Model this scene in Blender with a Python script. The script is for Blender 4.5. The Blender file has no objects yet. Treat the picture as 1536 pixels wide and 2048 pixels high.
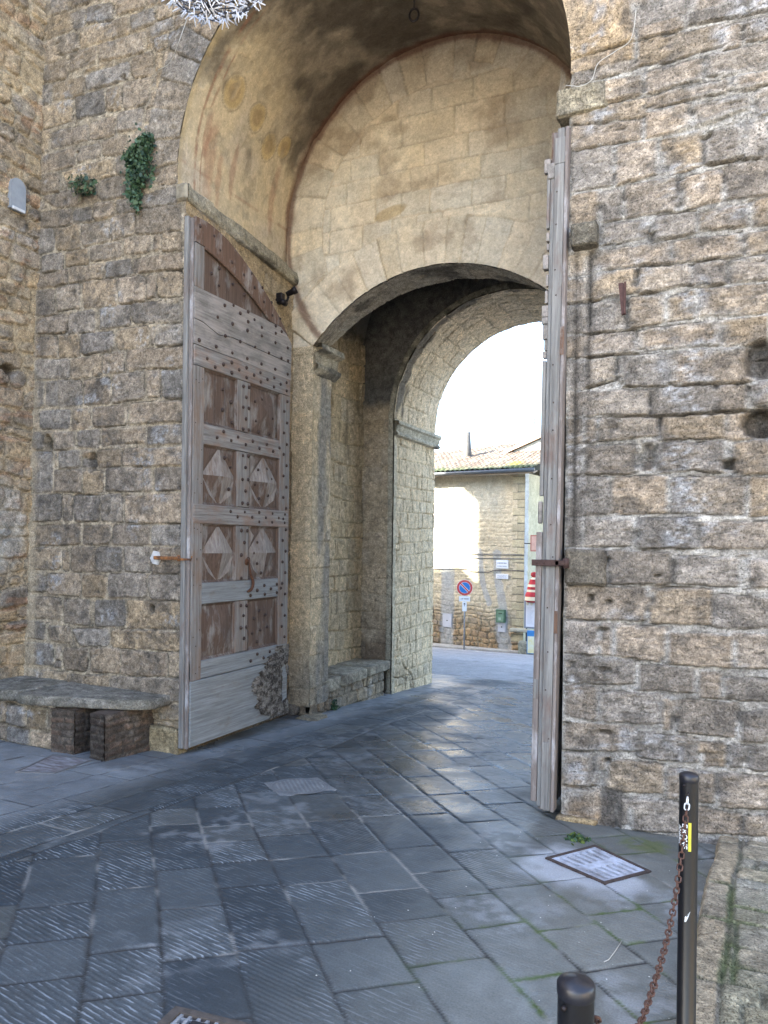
import bpy, math, random
import numpy as np
from mathutils import Vector, Matrix, Euler
random.seed(7)
SC = bpy.context.scene
COL = SC.collection
# ------------------------------------------------------------------ camera
cam_d = bpy.data.cameras.new('camera'); cam = bpy.data.objects.new('camera', cam_d); COL.objects.link(cam)
cam.location = (0, 0, 1.62)
YAW = math.atan2(.43, .903); ROLL = -.012
cam.matrix_world = Matrix.Translation((0, 0, 1.62)) @ Matrix.Rotation(YAW, 4, 'Z') @ Matrix.Rotation(math.radians(90), 4, 'X') @ Matrix.Rotation(-ROLL, 4, 'Z')
cam_d.sensor_fit = 'AUTO'; cam_d.sensor_width = 36; cam_d.lens = 1480 / 2048 * 36
cam_d.shift_y = 64 / 2048; cam_d.clip_start = .05; cam_d.clip_end = 2000
SC.camera = cam
# ------------------------------------------------------------------ world, sun, exposure
SUN_EL = math.radians(33); SUN_POS = Vector((-.80, -.60)).normalized()
w = bpy.data.worlds.new('World'); SC.world = w; w.use_nodes = True
nt = w.node_tree; nt.nodes.clear()
sky = nt.nodes.new('ShaderNodeTexSky'); sky.sky_type = 'NISHITA'; sky.sun_disc = False
sky.sun_elevation = SUN_EL; sky.sun_rotation = math.atan2(SUN_POS.x, SUN_POS.y)
sky.air_density = 1.0; sky.dust_density = 2.5; sky.ozone_density = 1.0
bg = nt.nodes.new('ShaderNodeBackground'); bg.inputs[1].default_value = .15
wo = nt.nodes.new('ShaderNodeOutputWorld')
nt.links.new(sky.outputs[0], bg.inputs[0]); nt.links.new(bg.outputs[0], wo.inputs[0])
sd = bpy.data.lights.new('sun', 'SUN'); so = bpy.data.objects.new('sun', sd); COL.objects.link(so)
sd.energy = 5.0; sd.angle = math.radians(.8); sd.color = (1, .93, .82)
dv = Vector((-SUN_POS.x * math.cos(SUN_EL), -SUN_POS.y * math.cos(SUN_EL), -math.sin(SUN_EL)))
so.rotation_euler = dv.to_track_quat('-Z', 'Y').to_euler(); so.location = (-30, -30, 40)
SC.view_settings.view_transform = 'Standard'; SC.view_settings.look = 'None'
SC.view_settings.exposure = 3.05; SC.view_settings.gamma = 1
SC.render.engine = 'CYCLES'; SC.cycles.max_bounces = 10; SC.cycles.diffuse_bounces = 8; SC.cycles.use_denoising = True

# ------------------------------------------------------------------ numpy noise
def _h(ix, iy, s):
    a = (ix.astype(np.int64) * 374761393 + iy.astype(np.int64) * 668265263 + int(s) * 974634777) & 0xffffffff
    a = ((a ^ (a >> 13)) * 1274126177) & 0xffffffff
    a = ((a ^ (a >> 15)) * 2246822519) & 0xffffffff
    return ((a ^ (a >> 16)) & 0xffffff) / float(0xffffff)
def vn(x, y, s=0):
    ix = np.floor(x); iy = np.floor(y); fx = x - ix; fy = y - iy
    ix = ix.astype(np.int64); iy = iy.astype(np.int64)
    fx = fx * fx * (3 - 2 * fx); fy = fy * fy * (3 - 2 * fy)
    a = _h(ix, iy, s); b = _h(ix + 1, iy, s); c = _h(ix, iy + 1, s); d = _h(ix + 1, iy + 1, s)
    return (a + (b - a) * fx + (c - a) * fy + (a - b - c + d) * fx * fy) * 2 - 1
def fbm(x, y, s=0, o=4, g=.5):
    t = 0; a = 1; n = 0
    for i in range(o):
        t = t + a * vn(x * 2 ** i + i * 17.3, y * 2 ** i - i * 9.1, s + i); n += a; a *= g
    return t / n
def ss(a, b, x):
    t = np.clip((x - a) / (b - a), 0, 1); return t * t * (3 - 2 * t)
def mix(a, b, t):
    t = np.asarray(t)[..., None]; return a * (1 - t) + b * t
def C3(*c): return np.array(c, float)

def ashlar(u, v, edges, wmin, wmax, seed, warp=.02, wf=1.4, joint=.004, rnd=.03, wig=.004, slope=0.):
    """d: distance inside its block; r: four random numbers of the block; du,dv position from block centre"""
    rs = np.random.RandomState(seed)
    uw = u + warp * vn(u * wf + 3, v * wf + 7, seed + 1) + wig * vn(u * 22, v * 22, seed + 2)
    vw = v + slope * u + warp * vn(u * wf + 31, v * wf * .6 + 11, seed + 3) + wig * vn(u * 24 + 9, v * 24, seed + 4)
    edges = np.asarray(edges, float)
    ci = np.clip(np.searchsorted(edges, vw) - 1, 0, len(edges) - 2)
    e0 = edges[ci]; e1 = edges[ci + 1]
    lo = uw.min() - 1; hi = uw.max() + 1
    b0 = np.zeros_like(uw); b1 = np.ones_like(uw); bi = np.zeros(uw.shape, np.int64)
    for c in range(len(edges) - 1):
        n = int((hi - lo) / wmin) + 3
        hgt = edges[c + 1] - edges[c]
        be = lo - rs.rand() * wmax + np.cumsum(wmin + (wmax - wmin) * rs.rand(n) ** 1.2)
        m = ci == c
        if not m.any(): continue
        x = uw[m]; k = np.clip(np.searchsorted(be, x) - 1, 0, n - 2)
        b0[m] = be[k]; b1[m] = be[k + 1]; bi[m] = k
    r = [_h(ci * 131 + 7, bi, seed + 50 + q) for q in range(6)]
    b0 = b0 + (r[4] - .5) * 0; 
    dx = np.minimum(uw - b0, b1 - uw); dy = np.minimum(vw - e0, e1 - vw)
    R = rnd * (.4 + 1.2 * r[5]); qx = np.maximum(R - dx, 0); qy = np.maximum(R - dy, 0)
    d = np.where((dx < R) & (dy < R), R - np.sqrt(qx * qx + qy * qy), np.minimum(dx, dy))
    d = d - joint * (.5 + 1.2 * r[3])
    return dict(d=d, r=r, du=uw - (b0 + b1) / 2, dv=vw - (e0 + e1) / 2, ci=ci, bi=bi, hw=(b1 - b0) / 2, hh=(e1 - e0) / 2)
def courses(a, b, lo, hi, seed):
    rs = np.random.RandomState(seed); e = [a]
    while e[-1] < b: e.append(e[-1] + lo + (hi - lo) * rs.rand())
    return e

# ------------------------------------------------------------------ stone looks: return (height, colour)
PAL = dict(
    tan=C3(.385, .305, .22), gold=C3(.44, .33, .20), grey=C3(.285, .255, .22), dark=C3(.125, .11, .095),
    blue=C3(.44, .46, .49), mort=C3(.49, .41, .295), mortg=C3(.46, .44, .40), pale=C3(.53, .46, .34), brown=C3(.27, .19, .125))
def lichen(c, u, v, seed, amt=1.0, blue=1.0):
    n1 = fbm(u * 2.3, v * 2.3, seed, 4); n2 = fbm(u * 9, v * 9, seed + 9, 4); n3 = fbm(u * 38, v * 44, seed + 19, 3)
    k = ss(.0, .5, n2 + .55 * n1 + .55 * n3) * amt
    c = mix(c, PAL['dark'], .70 * k)
    k2 = ss(.22, .55, fbm(u * 2.9 + 40, v * 3.4 + 4, seed + 33, 3)) * ss(-.25, .35, n2 + n3)
    c = mix(c, PAL['blue'], .55 * k2 * blue)
    c = c * (1 + .34 * n3)[..., None]
    return c
RIGHT_STONES = [(-1.137,5.429,-0.719,5.457,-0.712,5.281,-1.116,5.252),(-1.111,5.244,-0.712,5.271,-0.68,5.117,-1.107,5.107),(-1.105,5.097,-0.961,5.096,-0.955,4.921,-1.105,4.917),(-0.946,5.087,-0.662,5.088,-0.651,4.916,-0.946,4.923),(-0.67,5.396,-0.528,5.38,-0.526,5.28,-0.66,5.274),(-0.66,5.265,-0.358,5.257,-0.365,5.112,-0.645,5.115),(-0.515,5.376,-0.334,5.33,-0.358,5.27,-0.514,5.29),(-0.338,5.242,0.034,5.199,0.035,5.087,-0.332,5.125),(0.042,5.205,0.164,5.202,0.165,5.074,0.043,5.093),(-0.645,5.101,-0.461,5.094,-0.459,4.919,-0.643,4.941),(-0.452,5.097,-0.117,5.08,-0.12,4.932,-0.446,4.915),(-0.101,5.066,-0.007,5.056,-0.002,4.908,-0.112,4.904),(0.001,5.054,0.165,5.048,0.167,4.903,0.014,4.929),(-0.224,4.899,0.167,4.878,0.169,4.716,-0.222,4.749),(-0.59,4.89,-0.24,4.886,-0.238,4.736,-0.584,4.734),(-1.107,4.899,-0.608,4.877,-0.606,4.735,-1.11,4.752),(-0.589,4.722,-0.078,4.703,-0.069,4.614,-0.57,4.636),(-0.05,4.713,0.169,4.69,0.17,4.605,-0.037,4.606),(-1.105,4.737,-0.597,4.71,-0.604,4.585,-1.1,4.646),(-1.109,4.638,-0.915,4.612,-0.904,4.451,-1.107,4.448),(-0.896,4.598,-0.613,4.569,-0.615,4.433,-0.89,4.452),(-0.587,4.608,-0.322,4.607,-0.316,4.432,-0.581,4.434),(-0.297,4.583,0.048,4.584,0.049,4.472,-0.279,4.428),(0.079,4.577,0.17,4.596,0.172,4.4,0.096,4.414),(-1.107,4.448,-0.804,4.433,-0.801,4.151,-1.108,4.15),(-0.791,4.421,-0.538,4.415,-0.531,4.161,-0.792,4.14),(-0.517,4.41,-0.226,4.402,-0.215,4.167,-0.429,4.14),(-0.206,4.385,-0.004,4.39,-0.002,4.174,-0.203,4.164),(0.012,4.395,0.172,4.392,0.175,4.136,0.014,4.162),(-1.112,4.141,-0.909,4.144,-0.902,3.9,-1.114,3.885),(-0.891,4.122,-0.73,4.118,-0.745,3.9,-0.879,3.905),(-0.712,4.133,-0.379,4.121,-0.385,3.89,-0.71,3.903),(-0.358,4.117,-0.095,4.124,-0.109,3.909,-0.343,3.891),(-0.084,4.157,0.175,4.119,0.178,3.898,-0.077,3.912),(-0.897,3.899,-0.549,3.87,-0.543,3.738,-0.895,3.741),(-0.532,3.862,-0.273,3.869,-0.284,3.712,-0.526,3.708),(-0.257,3.849,0.048,3.871,0.05,3.725,-0.251,3.724),(0.063,3.885,0.178,3.881,0.18,3.702,0.069,3.721),(-1.119,3.876,-0.911,3.888,-0.904,3.747,-1.117,3.758),(-1.129,3.703,-0.979,3.703,-0.977,3.539,-1.127,3.543),(-1.127,3.537,-0.977,3.533,-0.975,3.351,-1.125,3.356),(-1.125,3.348,-0.975,3.345,-0.972,3.132,-1.122,3.137),(-1.122,3.131,-0.978,3.127,-0.976,2.963,-1.12,2.962),(-1.12,2.956,-0.976,2.953,-0.973,2.738,-1.118,2.744),(-1.118,2.738,-0.985,2.733,-0.983,2.541,-1.115,2.545),(-1.115,2.539,-0.986,2.533,-0.987,2.347,-1.113,2.348),(-1.113,2.342,-0.993,2.338,-0.99,2.126,-1.11,2.124),(-1.11,2.118,-0.99,2.117,-0.987,1.841,-1.107,1.838),(-1.107,1.832,-0.998,1.829,-0.996,1.61,-1.104,1.605),(-0.967,3.714,-0.412,3.689,-0.405,3.537,-0.965,3.556),(-0.396,3.686,-0.025,3.681,0.017,3.524,-0.394,3.542),(0.025,3.684,0.174,3.664,0.175,3.532,0.027,3.528),(-0.971,3.545,-0.642,3.55,-0.634,3.378,-0.963,3.362),(-0.625,3.553,-0.319,3.524,-0.317,3.381,-0.629,3.371),(-0.298,3.521,-0.069,3.52,-0.072,3.358,-0.296,3.361),(-0.059,3.519,0.175,3.521,0.177,3.345,-0.057,3.356),(-0.963,3.349,-0.707,3.346,-0.705,3.126,-0.96,3.137),(-0.696,3.351,-0.462,3.349,-0.46,3.151,-0.682,3.124),(-0.435,3.328,-0.264,3.339,-0.256,3.144,-0.438,3.148),(-0.243,3.348,0.177,3.323,0.179,3.136,-0.241,3.153),(-0.966,3.126,-0.631,3.118,-0.624,2.964,-0.97,2.956),(-0.615,3.128,-0.116,3.11,-0.114,2.952,-0.607,2.974),(-0.1,3.125,0.179,3.119,0.181,2.949,-0.093,2.944),(-0.97,2.944,-0.777,2.962,-0.769,2.788,-0.968,2.744),(-0.76,2.948,-0.414,2.943,-0.412,2.723,-0.734,2.737),(-0.387,2.94,0.073,2.927,0.076,2.705,-0.39,2.709),(-0.967,2.72,-0.565,2.706,-0.558,2.524,-0.971,2.544),(-0.543,2.71,-0.147,2.701,-0.14,2.52,-0.541,2.523),(-0.137,2.706,0.046,2.696,0.048,2.518,-0.13,2.519),(-0.977,2.532,-0.906,2.528,-0.904,2.347,-0.981,2.351),(-0.894,2.533,-0.491,2.517,-0.49,2.38,-0.892,2.352),(-0.475,2.524,-0.078,2.51,-0.082,2.336,-0.473,2.35),(-0.068,2.509,0.088,2.51,0.188,2.323,-0.066,2.33),(-0.986,2.333,-0.633,2.328,-0.637,2.122,-0.984,2.124),(-0.489,2.339,-0.248,2.333,-0.24,2.133,-0.487,2.123),(-0.232,2.332,-0.076,2.33,-0.079,2.122,-0.229,2.116),(-0.01,2.321,0.188,2.317,0.19,2.103,-0.008,2.109),(-0.984,2.108,-0.808,2.109,-0.799,1.846,-0.981,1.847),(-0.785,2.108,-0.443,2.11,-0.445,1.849,-0.782,1.852),(-0.394,2.097,0.042,2.096,0.045,1.841,-0.397,1.855),(0.062,2.085,0.19,2.081,0.193,1.829,0.065,1.829),(-0.992,1.817,-0.65,1.81,-0.648,1.627,-0.99,1.616),(-0.611,1.821,-0.237,1.825,-0.234,1.614,-0.608,1.609),(-0.221,1.797,0.193,1.796,0.195,1.62,-0.219,1.615),(-1.11,1.601,-0.818,1.605,-0.815,1.366,-1.107,1.351),(-0.807,1.594,-0.396,1.579,-0.384,1.37,-0.804,1.361),(-0.361,1.563,0.02,1.549,0.022,1.363,-0.364,1.365),(0.089,1.551,0.194,1.548,0.196,1.364,0.091,1.36),(-1.107,1.339,-0.546,1.342,-0.554,1.119,-1.104,1.1),(-0.51,1.338,-0.139,1.341,-0.16,1.109,-0.513,1.105),(-0.124,1.321,0.197,1.293,0.199,1.11,-0.136,1.1),(-1.104,1.089,-0.877,1.09,-0.874,0.856,-1.101,0.852),(-0.866,1.089,-0.774,1.09,-0.772,0.863,-0.863,0.856),(-0.753,1.08,-0.411,1.084,-0.449,0.845,-0.739,0.844),(-0.395,1.042,-0.012,1.056,-0.01,0.838,-0.393,0.828),(0.002,1.077,0.2,1.069,0.202,0.855,0.009,0.839),(-1.101,0.839,-0.618,0.853,-0.616,0.678,-1.099,0.634),(-0.592,0.811,-0.24,0.829,-0.238,0.65,-0.585,0.627),(-0.22,0.799,-0.076,0.806,-0.074,0.624,-0.218,0.625),(-0.061,0.771,0.202,0.794,0.204,0.642,-0.059,0.625),(-1.099,0.622,-0.872,0.638,-0.869,0.387,-1.096,0.412),(-0.833,0.614,-0.441,0.619,-0.439,0.414,-0.825,0.392),(-0.416,0.6,-0.38,0.593,-0.383,0.389,-0.418,0.385),(-0.365,0.594,0.03,0.614,0.023,0.385,-0.333,0.373),(0.049,0.554,0.204,0.601,0.207,0.377,0.042,0.357),(-1.096,0.361,-0.629,0.382,-0.627,0.218,-1.093,0.168),(-0.613,0.361,-0.224,0.344,-0.223,0.175,-0.605,0.177),(-0.21,0.325,-0.061,0.344,-0.04,0.18,-0.184,0.16),(-0.033,0.337,0.079,0.341,0.053,0.193,-0.031,0.181),(0.093,0.343,0.207,0.367,0.209,0.184,0.09,0.178),(-1.093,0.151,-0.904,0.17,-0.88,-0.061,-1.09,-0.093),(-0.763,0.133,-0.441,0.156,-0.434,-0.048,-0.814,-0.096),(-0.41,0.128,-0.116,0.138,-0.114,-0.071,-0.408,-0.087),(-0.097,0.14,0.191,0.161,0.212,-0.059,-0.09,-0.078),(-1.09,-0.105,-0.874,-0.094,-0.871,-0.328,-1.087,-0.343),(-0.863,-0.126,-0.739,-0.118,-0.736,-0.349,-0.86,-0.36),(-0.729,-0.105,-0.654,-0.115,-0.663,-0.314,-0.726,-0.336),(-0.639,-0.113,-0.308,-0.082,-0.306,-0.294,-0.631,-0.331),(-0.298,-0.101,0.042,-0.108,0.049,-0.241,-0.296,-0.298),(0.057,-0.116,0.212,-0.09,0.213,-0.222,0.058,-0.25)]
LEFT_STONES = [(-6.389,7.138,-6.166,7.109,-6.127,6.953,-6.405,6.982),(-6.462,6.972,-6.118,6.956,-6.105,6.749,-6.468,6.773),(-6.09,6.942,-5.91,6.92,-5.916,6.727,-6.069,6.739),(-5.893,6.922,-5.527,6.875,-5.541,6.676,-5.89,6.752),(-5.51,6.87,-5.144,6.82,-5.142,6.696,-5.491,6.725),(-6.477,6.756,-6.308,6.728,-6.304,6.514,-6.483,6.529),(-6.289,6.736,-6.014,6.71,-5.993,6.522,-6.286,6.549),(-5.978,6.719,-5.339,6.667,-5.32,6.499,-5.975,6.523),(-5.322,6.675,-5.021,6.659,-5.018,6.511,-5.303,6.507),(-6.492,6.512,-6.147,6.485,-6.153,6.289,-6.489,6.323),(-6.129,6.533,-5.763,6.509,-5.76,6.341,-6.117,6.332),(-5.745,6.505,-5.139,6.472,-5.136,6.273,-5.725,6.332),(-6.508,6.308,-6.356,6.275,-6.371,6.079,-6.504,6.099),(-6.337,6.284,-5.917,6.254,-5.914,6.058,-6.334,6.11),(-5.899,6.236,-5.315,6.234,-5.313,6.071,-5.879,6.089),(-5.299,6.268,-5.022,6.254,-5.035,6.023,-5.28,6.062),(-6.504,6.085,-6.076,6.06,-6.072,5.836,-6.5,5.842),(-6.04,6.077,-5.651,6.044,-5.63,5.821,-6.018,5.836),(-5.616,6.035,-5.412,6.034,-5.408,5.781,-5.613,5.817),(-5.396,6.042,-5.051,6.015,-5.095,5.767,-5.391,5.777),(-6.519,5.847,-6.405,5.821,-6.401,5.606,-6.515,5.604),(-6.385,5.79,-5.856,5.759,-5.853,5.591,-6.373,5.613),(-5.838,5.768,-5.509,5.754,-5.506,5.564,-5.835,5.587),(-5.484,5.774,-5.127,5.738,-5.157,5.547,-5.472,5.581),(-6.524,5.579,-6.031,5.565,-6.028,5.382,-6.53,5.399),(-6.013,5.548,-5.694,5.529,-5.692,5.388,-5.992,5.387),(-5.669,5.549,-5.354,5.529,-5.36,5.355,-5.666,5.395),(-5.329,5.511,-5.14,5.518,-5.17,5.376,-5.327,5.373),(-6.52,5.383,-6.26,5.356,-6.245,5.153,-6.517,5.17),(-6.224,5.348,-5.514,5.353,-5.5,5.175,-6.124,5.164),(-5.481,5.354,-5.349,5.342,-5.345,5.144,-5.478,5.187),(-5.327,5.337,-5.005,5.317,-5,4.977,-5.3,5.003),(-6.517,5.162,-5.725,5.12,-5.711,4.966,-6.291,4.988),(-5.68,5.161,-5.368,5.165,-5.342,4.945,-5.677,4.959),(-5.179,4.914,-4.701,4.926,-4.698,4.759,-5.177,4.783),(-4.961,5.146,-4.724,5.128,-4.721,4.953,-4.958,4.968),(-6.514,5.002,-6.073,4.948,-6.046,4.771,-6.511,4.843),(-6.049,4.943,-5.791,4.93,-5.777,4.792,-6.047,4.806),(-5.769,4.96,-5.496,4.925,-5.494,4.775,-5.766,4.79),(-5.474,4.921,-5.211,4.904,-5.209,4.773,-5.45,4.792),(-6.586,4.83,-6.325,4.811,-6.308,4.573,-6.582,4.572),(-6.3,4.798,-5.952,4.789,-5.948,4.532,-6.284,4.569),(-5.928,4.768,-5.561,4.754,-5.557,4.536,-5.924,4.545),(-5.539,4.766,-5.231,4.777,-5.227,4.547,-5.535,4.549),(-5.209,4.773,-4.668,4.745,-4.664,4.5,-5.206,4.544),(-6.506,4.551,-6.186,4.527,-6.183,4.345,-6.503,4.357),(-6.15,4.53,-5.842,4.524,-5.828,4.36,-6.147,4.383),(-5.808,4.544,-5.39,4.517,-5.377,4.358,-5.805,4.382),(-5.357,4.528,-5.035,4.515,-5.032,4.353,-5.355,4.371),(-5.003,4.509,-4.909,4.502,-4.907,4.349,-5.001,4.348),(-4.893,4.507,-4.654,4.482,-4.651,4.308,-4.89,4.33),(-6.566,4.366,-6.111,4.352,-6.108,4.179,-6.563,4.207),(-6.087,4.365,-5.644,4.332,-5.631,4.196,-6.084,4.201),(-5.61,4.344,-5.267,4.333,-5.254,4.175,-5.597,4.183),(-5.234,4.319,-4.641,4.291,-4.638,4.132,-5.232,4.18),(-6.563,4.189,-6.314,4.19,-6.297,3.909,-6.559,3.941),(-6.265,4.201,-5.954,4.183,-5.95,3.935,-6.261,3.948),(-5.907,4.194,-5.473,4.165,-5.458,3.89,-5.891,3.936),(-5.44,4.169,-5.092,4.135,-5.089,3.891,-5.425,3.902),(-5.078,4.133,-4.966,4.125,-4.963,3.923,-5.068,3.905),(-4.945,4.154,-4.638,4.117,-4.634,3.88,-4.942,3.912),(-6.558,3.905,-6.115,3.904,-6.124,3.715,-6.555,3.746),(-6.103,3.894,-5.74,3.9,-5.736,3.68,-6.1,3.695),(-5.66,3.907,-5.282,3.884,-5.289,3.688,-5.656,3.688),(-5.271,3.899,-4.634,3.856,-4.631,3.643,-5.257,3.7),(-6.58,3.705,-6.269,3.688,-6.253,3.487,-6.576,3.501),(-6.233,3.693,-5.945,3.678,-5.93,3.455,-6.229,3.476),(-5.922,3.676,-5.487,3.652,-5.484,3.461,-5.907,3.461),(-5.454,3.657,-5.032,3.658,-5.029,3.463,-5.451,3.474),(-5.011,3.655,-4.958,3.649,-4.966,3.457,-5.008,3.461),(-4.948,3.648,-4.621,3.634,-4.618,3.436,-4.945,3.455),(-6.576,3.474,-6.072,3.443,-6.08,3.246,-6.572,3.27),(-6.06,3.442,-5.641,3.427,-5.638,3.242,-6.045,3.243),(-5.618,3.441,-5.351,3.439,-5.337,3.249,-5.615,3.257),(-5.319,3.461,-4.611,3.42,-4.614,3.216,-5.315,3.263),(-6.585,3.254,-6.421,3.24,-6.417,2.994,-6.58,2.97),(-6.397,3.238,-6.237,3.233,-6.233,2.981,-6.392,2.992),(-6.225,3.241,-5.914,3.223,-5.899,2.975,-6.22,2.963),(-5.879,3.212,-5.525,3.215,-5.509,2.964,-5.875,2.965),(-5.491,3.229,-5.089,3.226,-5.085,2.967,-5.487,2.955),(-5.057,3.232,-4.9,3.226,-4.896,2.969,-5.053,2.972),(-4.879,3.232,-4.604,3.215,-4.6,2.947,-4.865,2.958),(-6.5,2.948,-6.06,2.934,-6.067,2.743,-6.476,2.766),(-6.598,2.962,-6.522,2.957,-6.508,2.76,-6.594,2.765),(-6.029,2.932,-5.798,2.923,-5.785,2.727,-6.036,2.734),(-5.759,2.935,-5.298,2.932,-5.295,2.741,-5.745,2.732),(-5.27,2.944,-4.608,2.924,-4.605,2.721,-5.267,2.74),(-6.605,2.735,-6.454,2.734,-6.44,2.553,-6.602,2.552),(-6.274,2.724,-6.005,2.71,-6.002,2.541,-6.292,2.539),(-5.955,2.714,-5.657,2.712,-5.654,2.532,-5.952,2.553),(-5.628,2.718,-5.055,2.707,-5.052,2.547,-5.625,2.546),(-5.037,2.706,-4.614,2.701,-4.611,2.519,-5.034,2.532),(-6.601,2.537,-6.302,2.524,-6.295,2.106,-6.594,2.112),(-6.208,2.52,-5.921,2.515,-5.908,2.347,-6.205,2.342),(-5.683,2.505,-5.375,2.499,-5.373,2.343,-5.67,2.332),(-5.357,2.505,-4.61,2.492,-4.608,2.317,-5.354,2.335),(-6.277,2.329,-5.898,2.325,-5.904,2.091,-6.263,2.105),(-5.868,2.309,-5.602,2.308,-5.608,2.093,-5.864,2.083),(-5.573,2.321,-5.094,2.319,-5.091,2.097,-5.569,2.099),(-5.076,2.312,-4.976,2.309,-4.973,2.088,-5.072,2.083),(-4.941,2.314,-4.599,2.303,-4.596,2.1,-4.928,2.087),(-6.604,2.082,-6.169,2.081,-6.175,1.822,-6.6,1.808),(-6.148,2.074,-6.025,2.072,-6.021,1.807,-6.144,1.807),(-6.005,2.064,-5.656,2.065,-5.652,1.806,-5.98,1.8),(-5.637,2.065,-5.34,2.074,-5.336,1.791,-5.623,1.799),(-5.312,2.059,-4.604,2.06,-4.6,1.79,-5.308,1.798),(-6.534,1.763,-5.899,1.777,-5.896,1.581,-6.52,1.566),(-5.868,1.756,-5.497,1.777,-5.494,1.592,-5.865,1.566),(-5.468,1.763,-4.995,1.777,-5.001,1.59,-5.465,1.585),(-4.977,1.777,-4.599,1.777,-4.596,1.581,-4.974,1.591),(-6.584,1.543,-6.16,1.555,-6.167,1.333,-6.57,1.315),(-6.017,1.557,-5.697,1.561,-5.693,1.316,-6.012,1.308),(-5.677,1.554,-5.332,1.566,-5.338,1.333,-5.673,1.309),(-5.313,1.566,-4.983,1.57,-4.979,1.328,-5.3,1.327),(-4.965,1.57,-4.596,1.575,-4.592,1.319,-4.961,1.315),(-6.139,1.526,-6.046,1.513,-6.053,1.306,-6.135,1.312),(-6.623,1.276,-6.386,1.268,-6.383,1.088,-6.62,1.078),(-6.365,1.283,-5.901,1.281,-5.897,1.063,-6.351,1.074),(-5.871,1.282,-5.537,1.292,-5.533,1.07,-5.877,1.056),(-5.518,1.299,-5.024,1.306,-5.029,1.085,-5.514,1.071),(-5.006,1.307,-4.592,1.312,-4.589,1.083,-4.984,1.073),(-6.63,1.048,-6.162,1.037,-6.148,0.823,-6.615,0.805),(-6.131,1.031,-5.757,1.039,-5.763,0.779,-6.116,0.788),(-5.698,1.035,-5.287,1.06,-5.282,0.8,-5.684,0.783),(-5.268,1.046,-4.589,1.069,-4.585,0.814,-5.264,0.787),(-6.636,0.773,-6.399,0.772,-6.375,0.593,-6.634,0.606),(-6.356,0.744,-6.024,0.763,-6.021,0.587,-6.29,0.584),(-6.003,0.735,-5.509,0.765,-5.497,0.595,-5.889,0.574),(-5.48,0.759,-4.584,0.8,-4.581,0.605,-5.477,0.582),(-6.644,0.56,-6.279,0.555,-6.265,0.347,-6.629,0.333),(-6.122,0.536,-5.779,0.56,-5.795,0.313,-6.108,0.315),(-5.759,0.554,-5.364,0.59,-5.35,0.337,-5.735,0.318),(-5.335,0.578,-4.772,0.591,-4.768,0.36,-5.331,0.324),(-4.755,0.592,-4.581,0.605,-4.578,0.363,-4.751,0.361),(-6.455,0.286,-6.016,0.294,-6.003,0.104,-6.44,0.062),(-5.995,0.266,-5.502,0.309,-5.499,0.138,-5.992,0.09),(-5.473,0.297,-4.578,0.363,-4.575,0.148,-5.469,0.056),(-6.683,0.283,-6.476,0.285,-6.472,0.059,-6.668,0.04)]

def laid(u, v, stones, seed, warp=.008, wig=.004, joint=.004, rnd=.02, fill=None):
    """stones given by their four corners (x, z), clockwise from top left, in metres on the wall"""
    uw = u + warp * vn(u * 4, v * 4, seed) + wig * vn(u * 20, v * 20, seed + 1); vw = v + warp * vn(u * 4 + 9, v * 4, seed + 2) + wig * vn(u * 21, v * 22 + 5, seed + 3)
    D = np.full(u.shape, -1.); D2 = np.full(u.shape, -1.); ID = np.zeros(u.shape, np.int64); DU = np.zeros(u.shape); DV = np.zeros(u.shape); HW_ = np.ones(u.shape)
    for k, s in enumerate(stones):
        P = np.array(s).reshape(4, 2); x0, z0 = P.min(0) - .06; x1, z1 = P.max(0) + .06
        m = (uw > x0) & (uw < x1) & (vw > z0) & (vw < z1)
        if not m.any(): continue
        x, z = uw[m], vw[m]; ds = []
        for i in range(4):
            a, b = P[i], P[(i + 1) % 4]; e = b - a; L = math.hypot(*e) + 1e-9
            ds.append(((x - a[0]) * e[1] - (z - a[1]) * e[0]) / L)
        ds = np.array(ds); R = rnd * (.5 + 1.3 * random.Random(k + seed).random())
        dx = np.minimum(ds[1], ds[3]); dz = np.minimum(ds[0], ds[2]); qx = np.maximum(R - dx, 0); qz = np.maximum(R - dz, 0)
        d = np.where((dx < R) & (dz < R), R - np.sqrt(qx * qx + qz * qz), np.minimum(dx, dz))
        sub = D[m]; w_ = d > sub; all_ = np.flatnonzero(m.ravel()); idx = all_[w_]
        D2.ravel()[all_] = np.where(w_, sub, np.maximum(D2.ravel()[all_], d))
        D.ravel()[idx] = d[w_]; ID.ravel()[idx] = k + 1; c = P.mean(0)
        DU.ravel()[idx] = (x - c[0])[w_]; DV.ravel()[idx] = (z - c[1])[w_]; HW_.ravel()[idx] = (x1 - x0) / 2 - .05
    r = [_h(ID, ID * 7 + q, seed + 60 + q) for q in range(6)]
    D = np.minimum(D + .008, (D - D2) * .5) - joint * (.3 + .8 * r[3])
    if fill is not None:
        fm = D < -.034; dd = np.where(fm, np.minimum(fill['d'], -.034 - D), D); r = [np.where(fm, fill['r'][i], r[i]) for i in range(6)]
        DU = np.where(fm, fill['du'], DU); DV = np.where(fm, fill['dv'], DV); HW_ = np.where(fm, fill['hw'], HW_); D = dd
    return dict(d=D, r=r, du=DU, dv=DV, hw=HW_)
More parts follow.
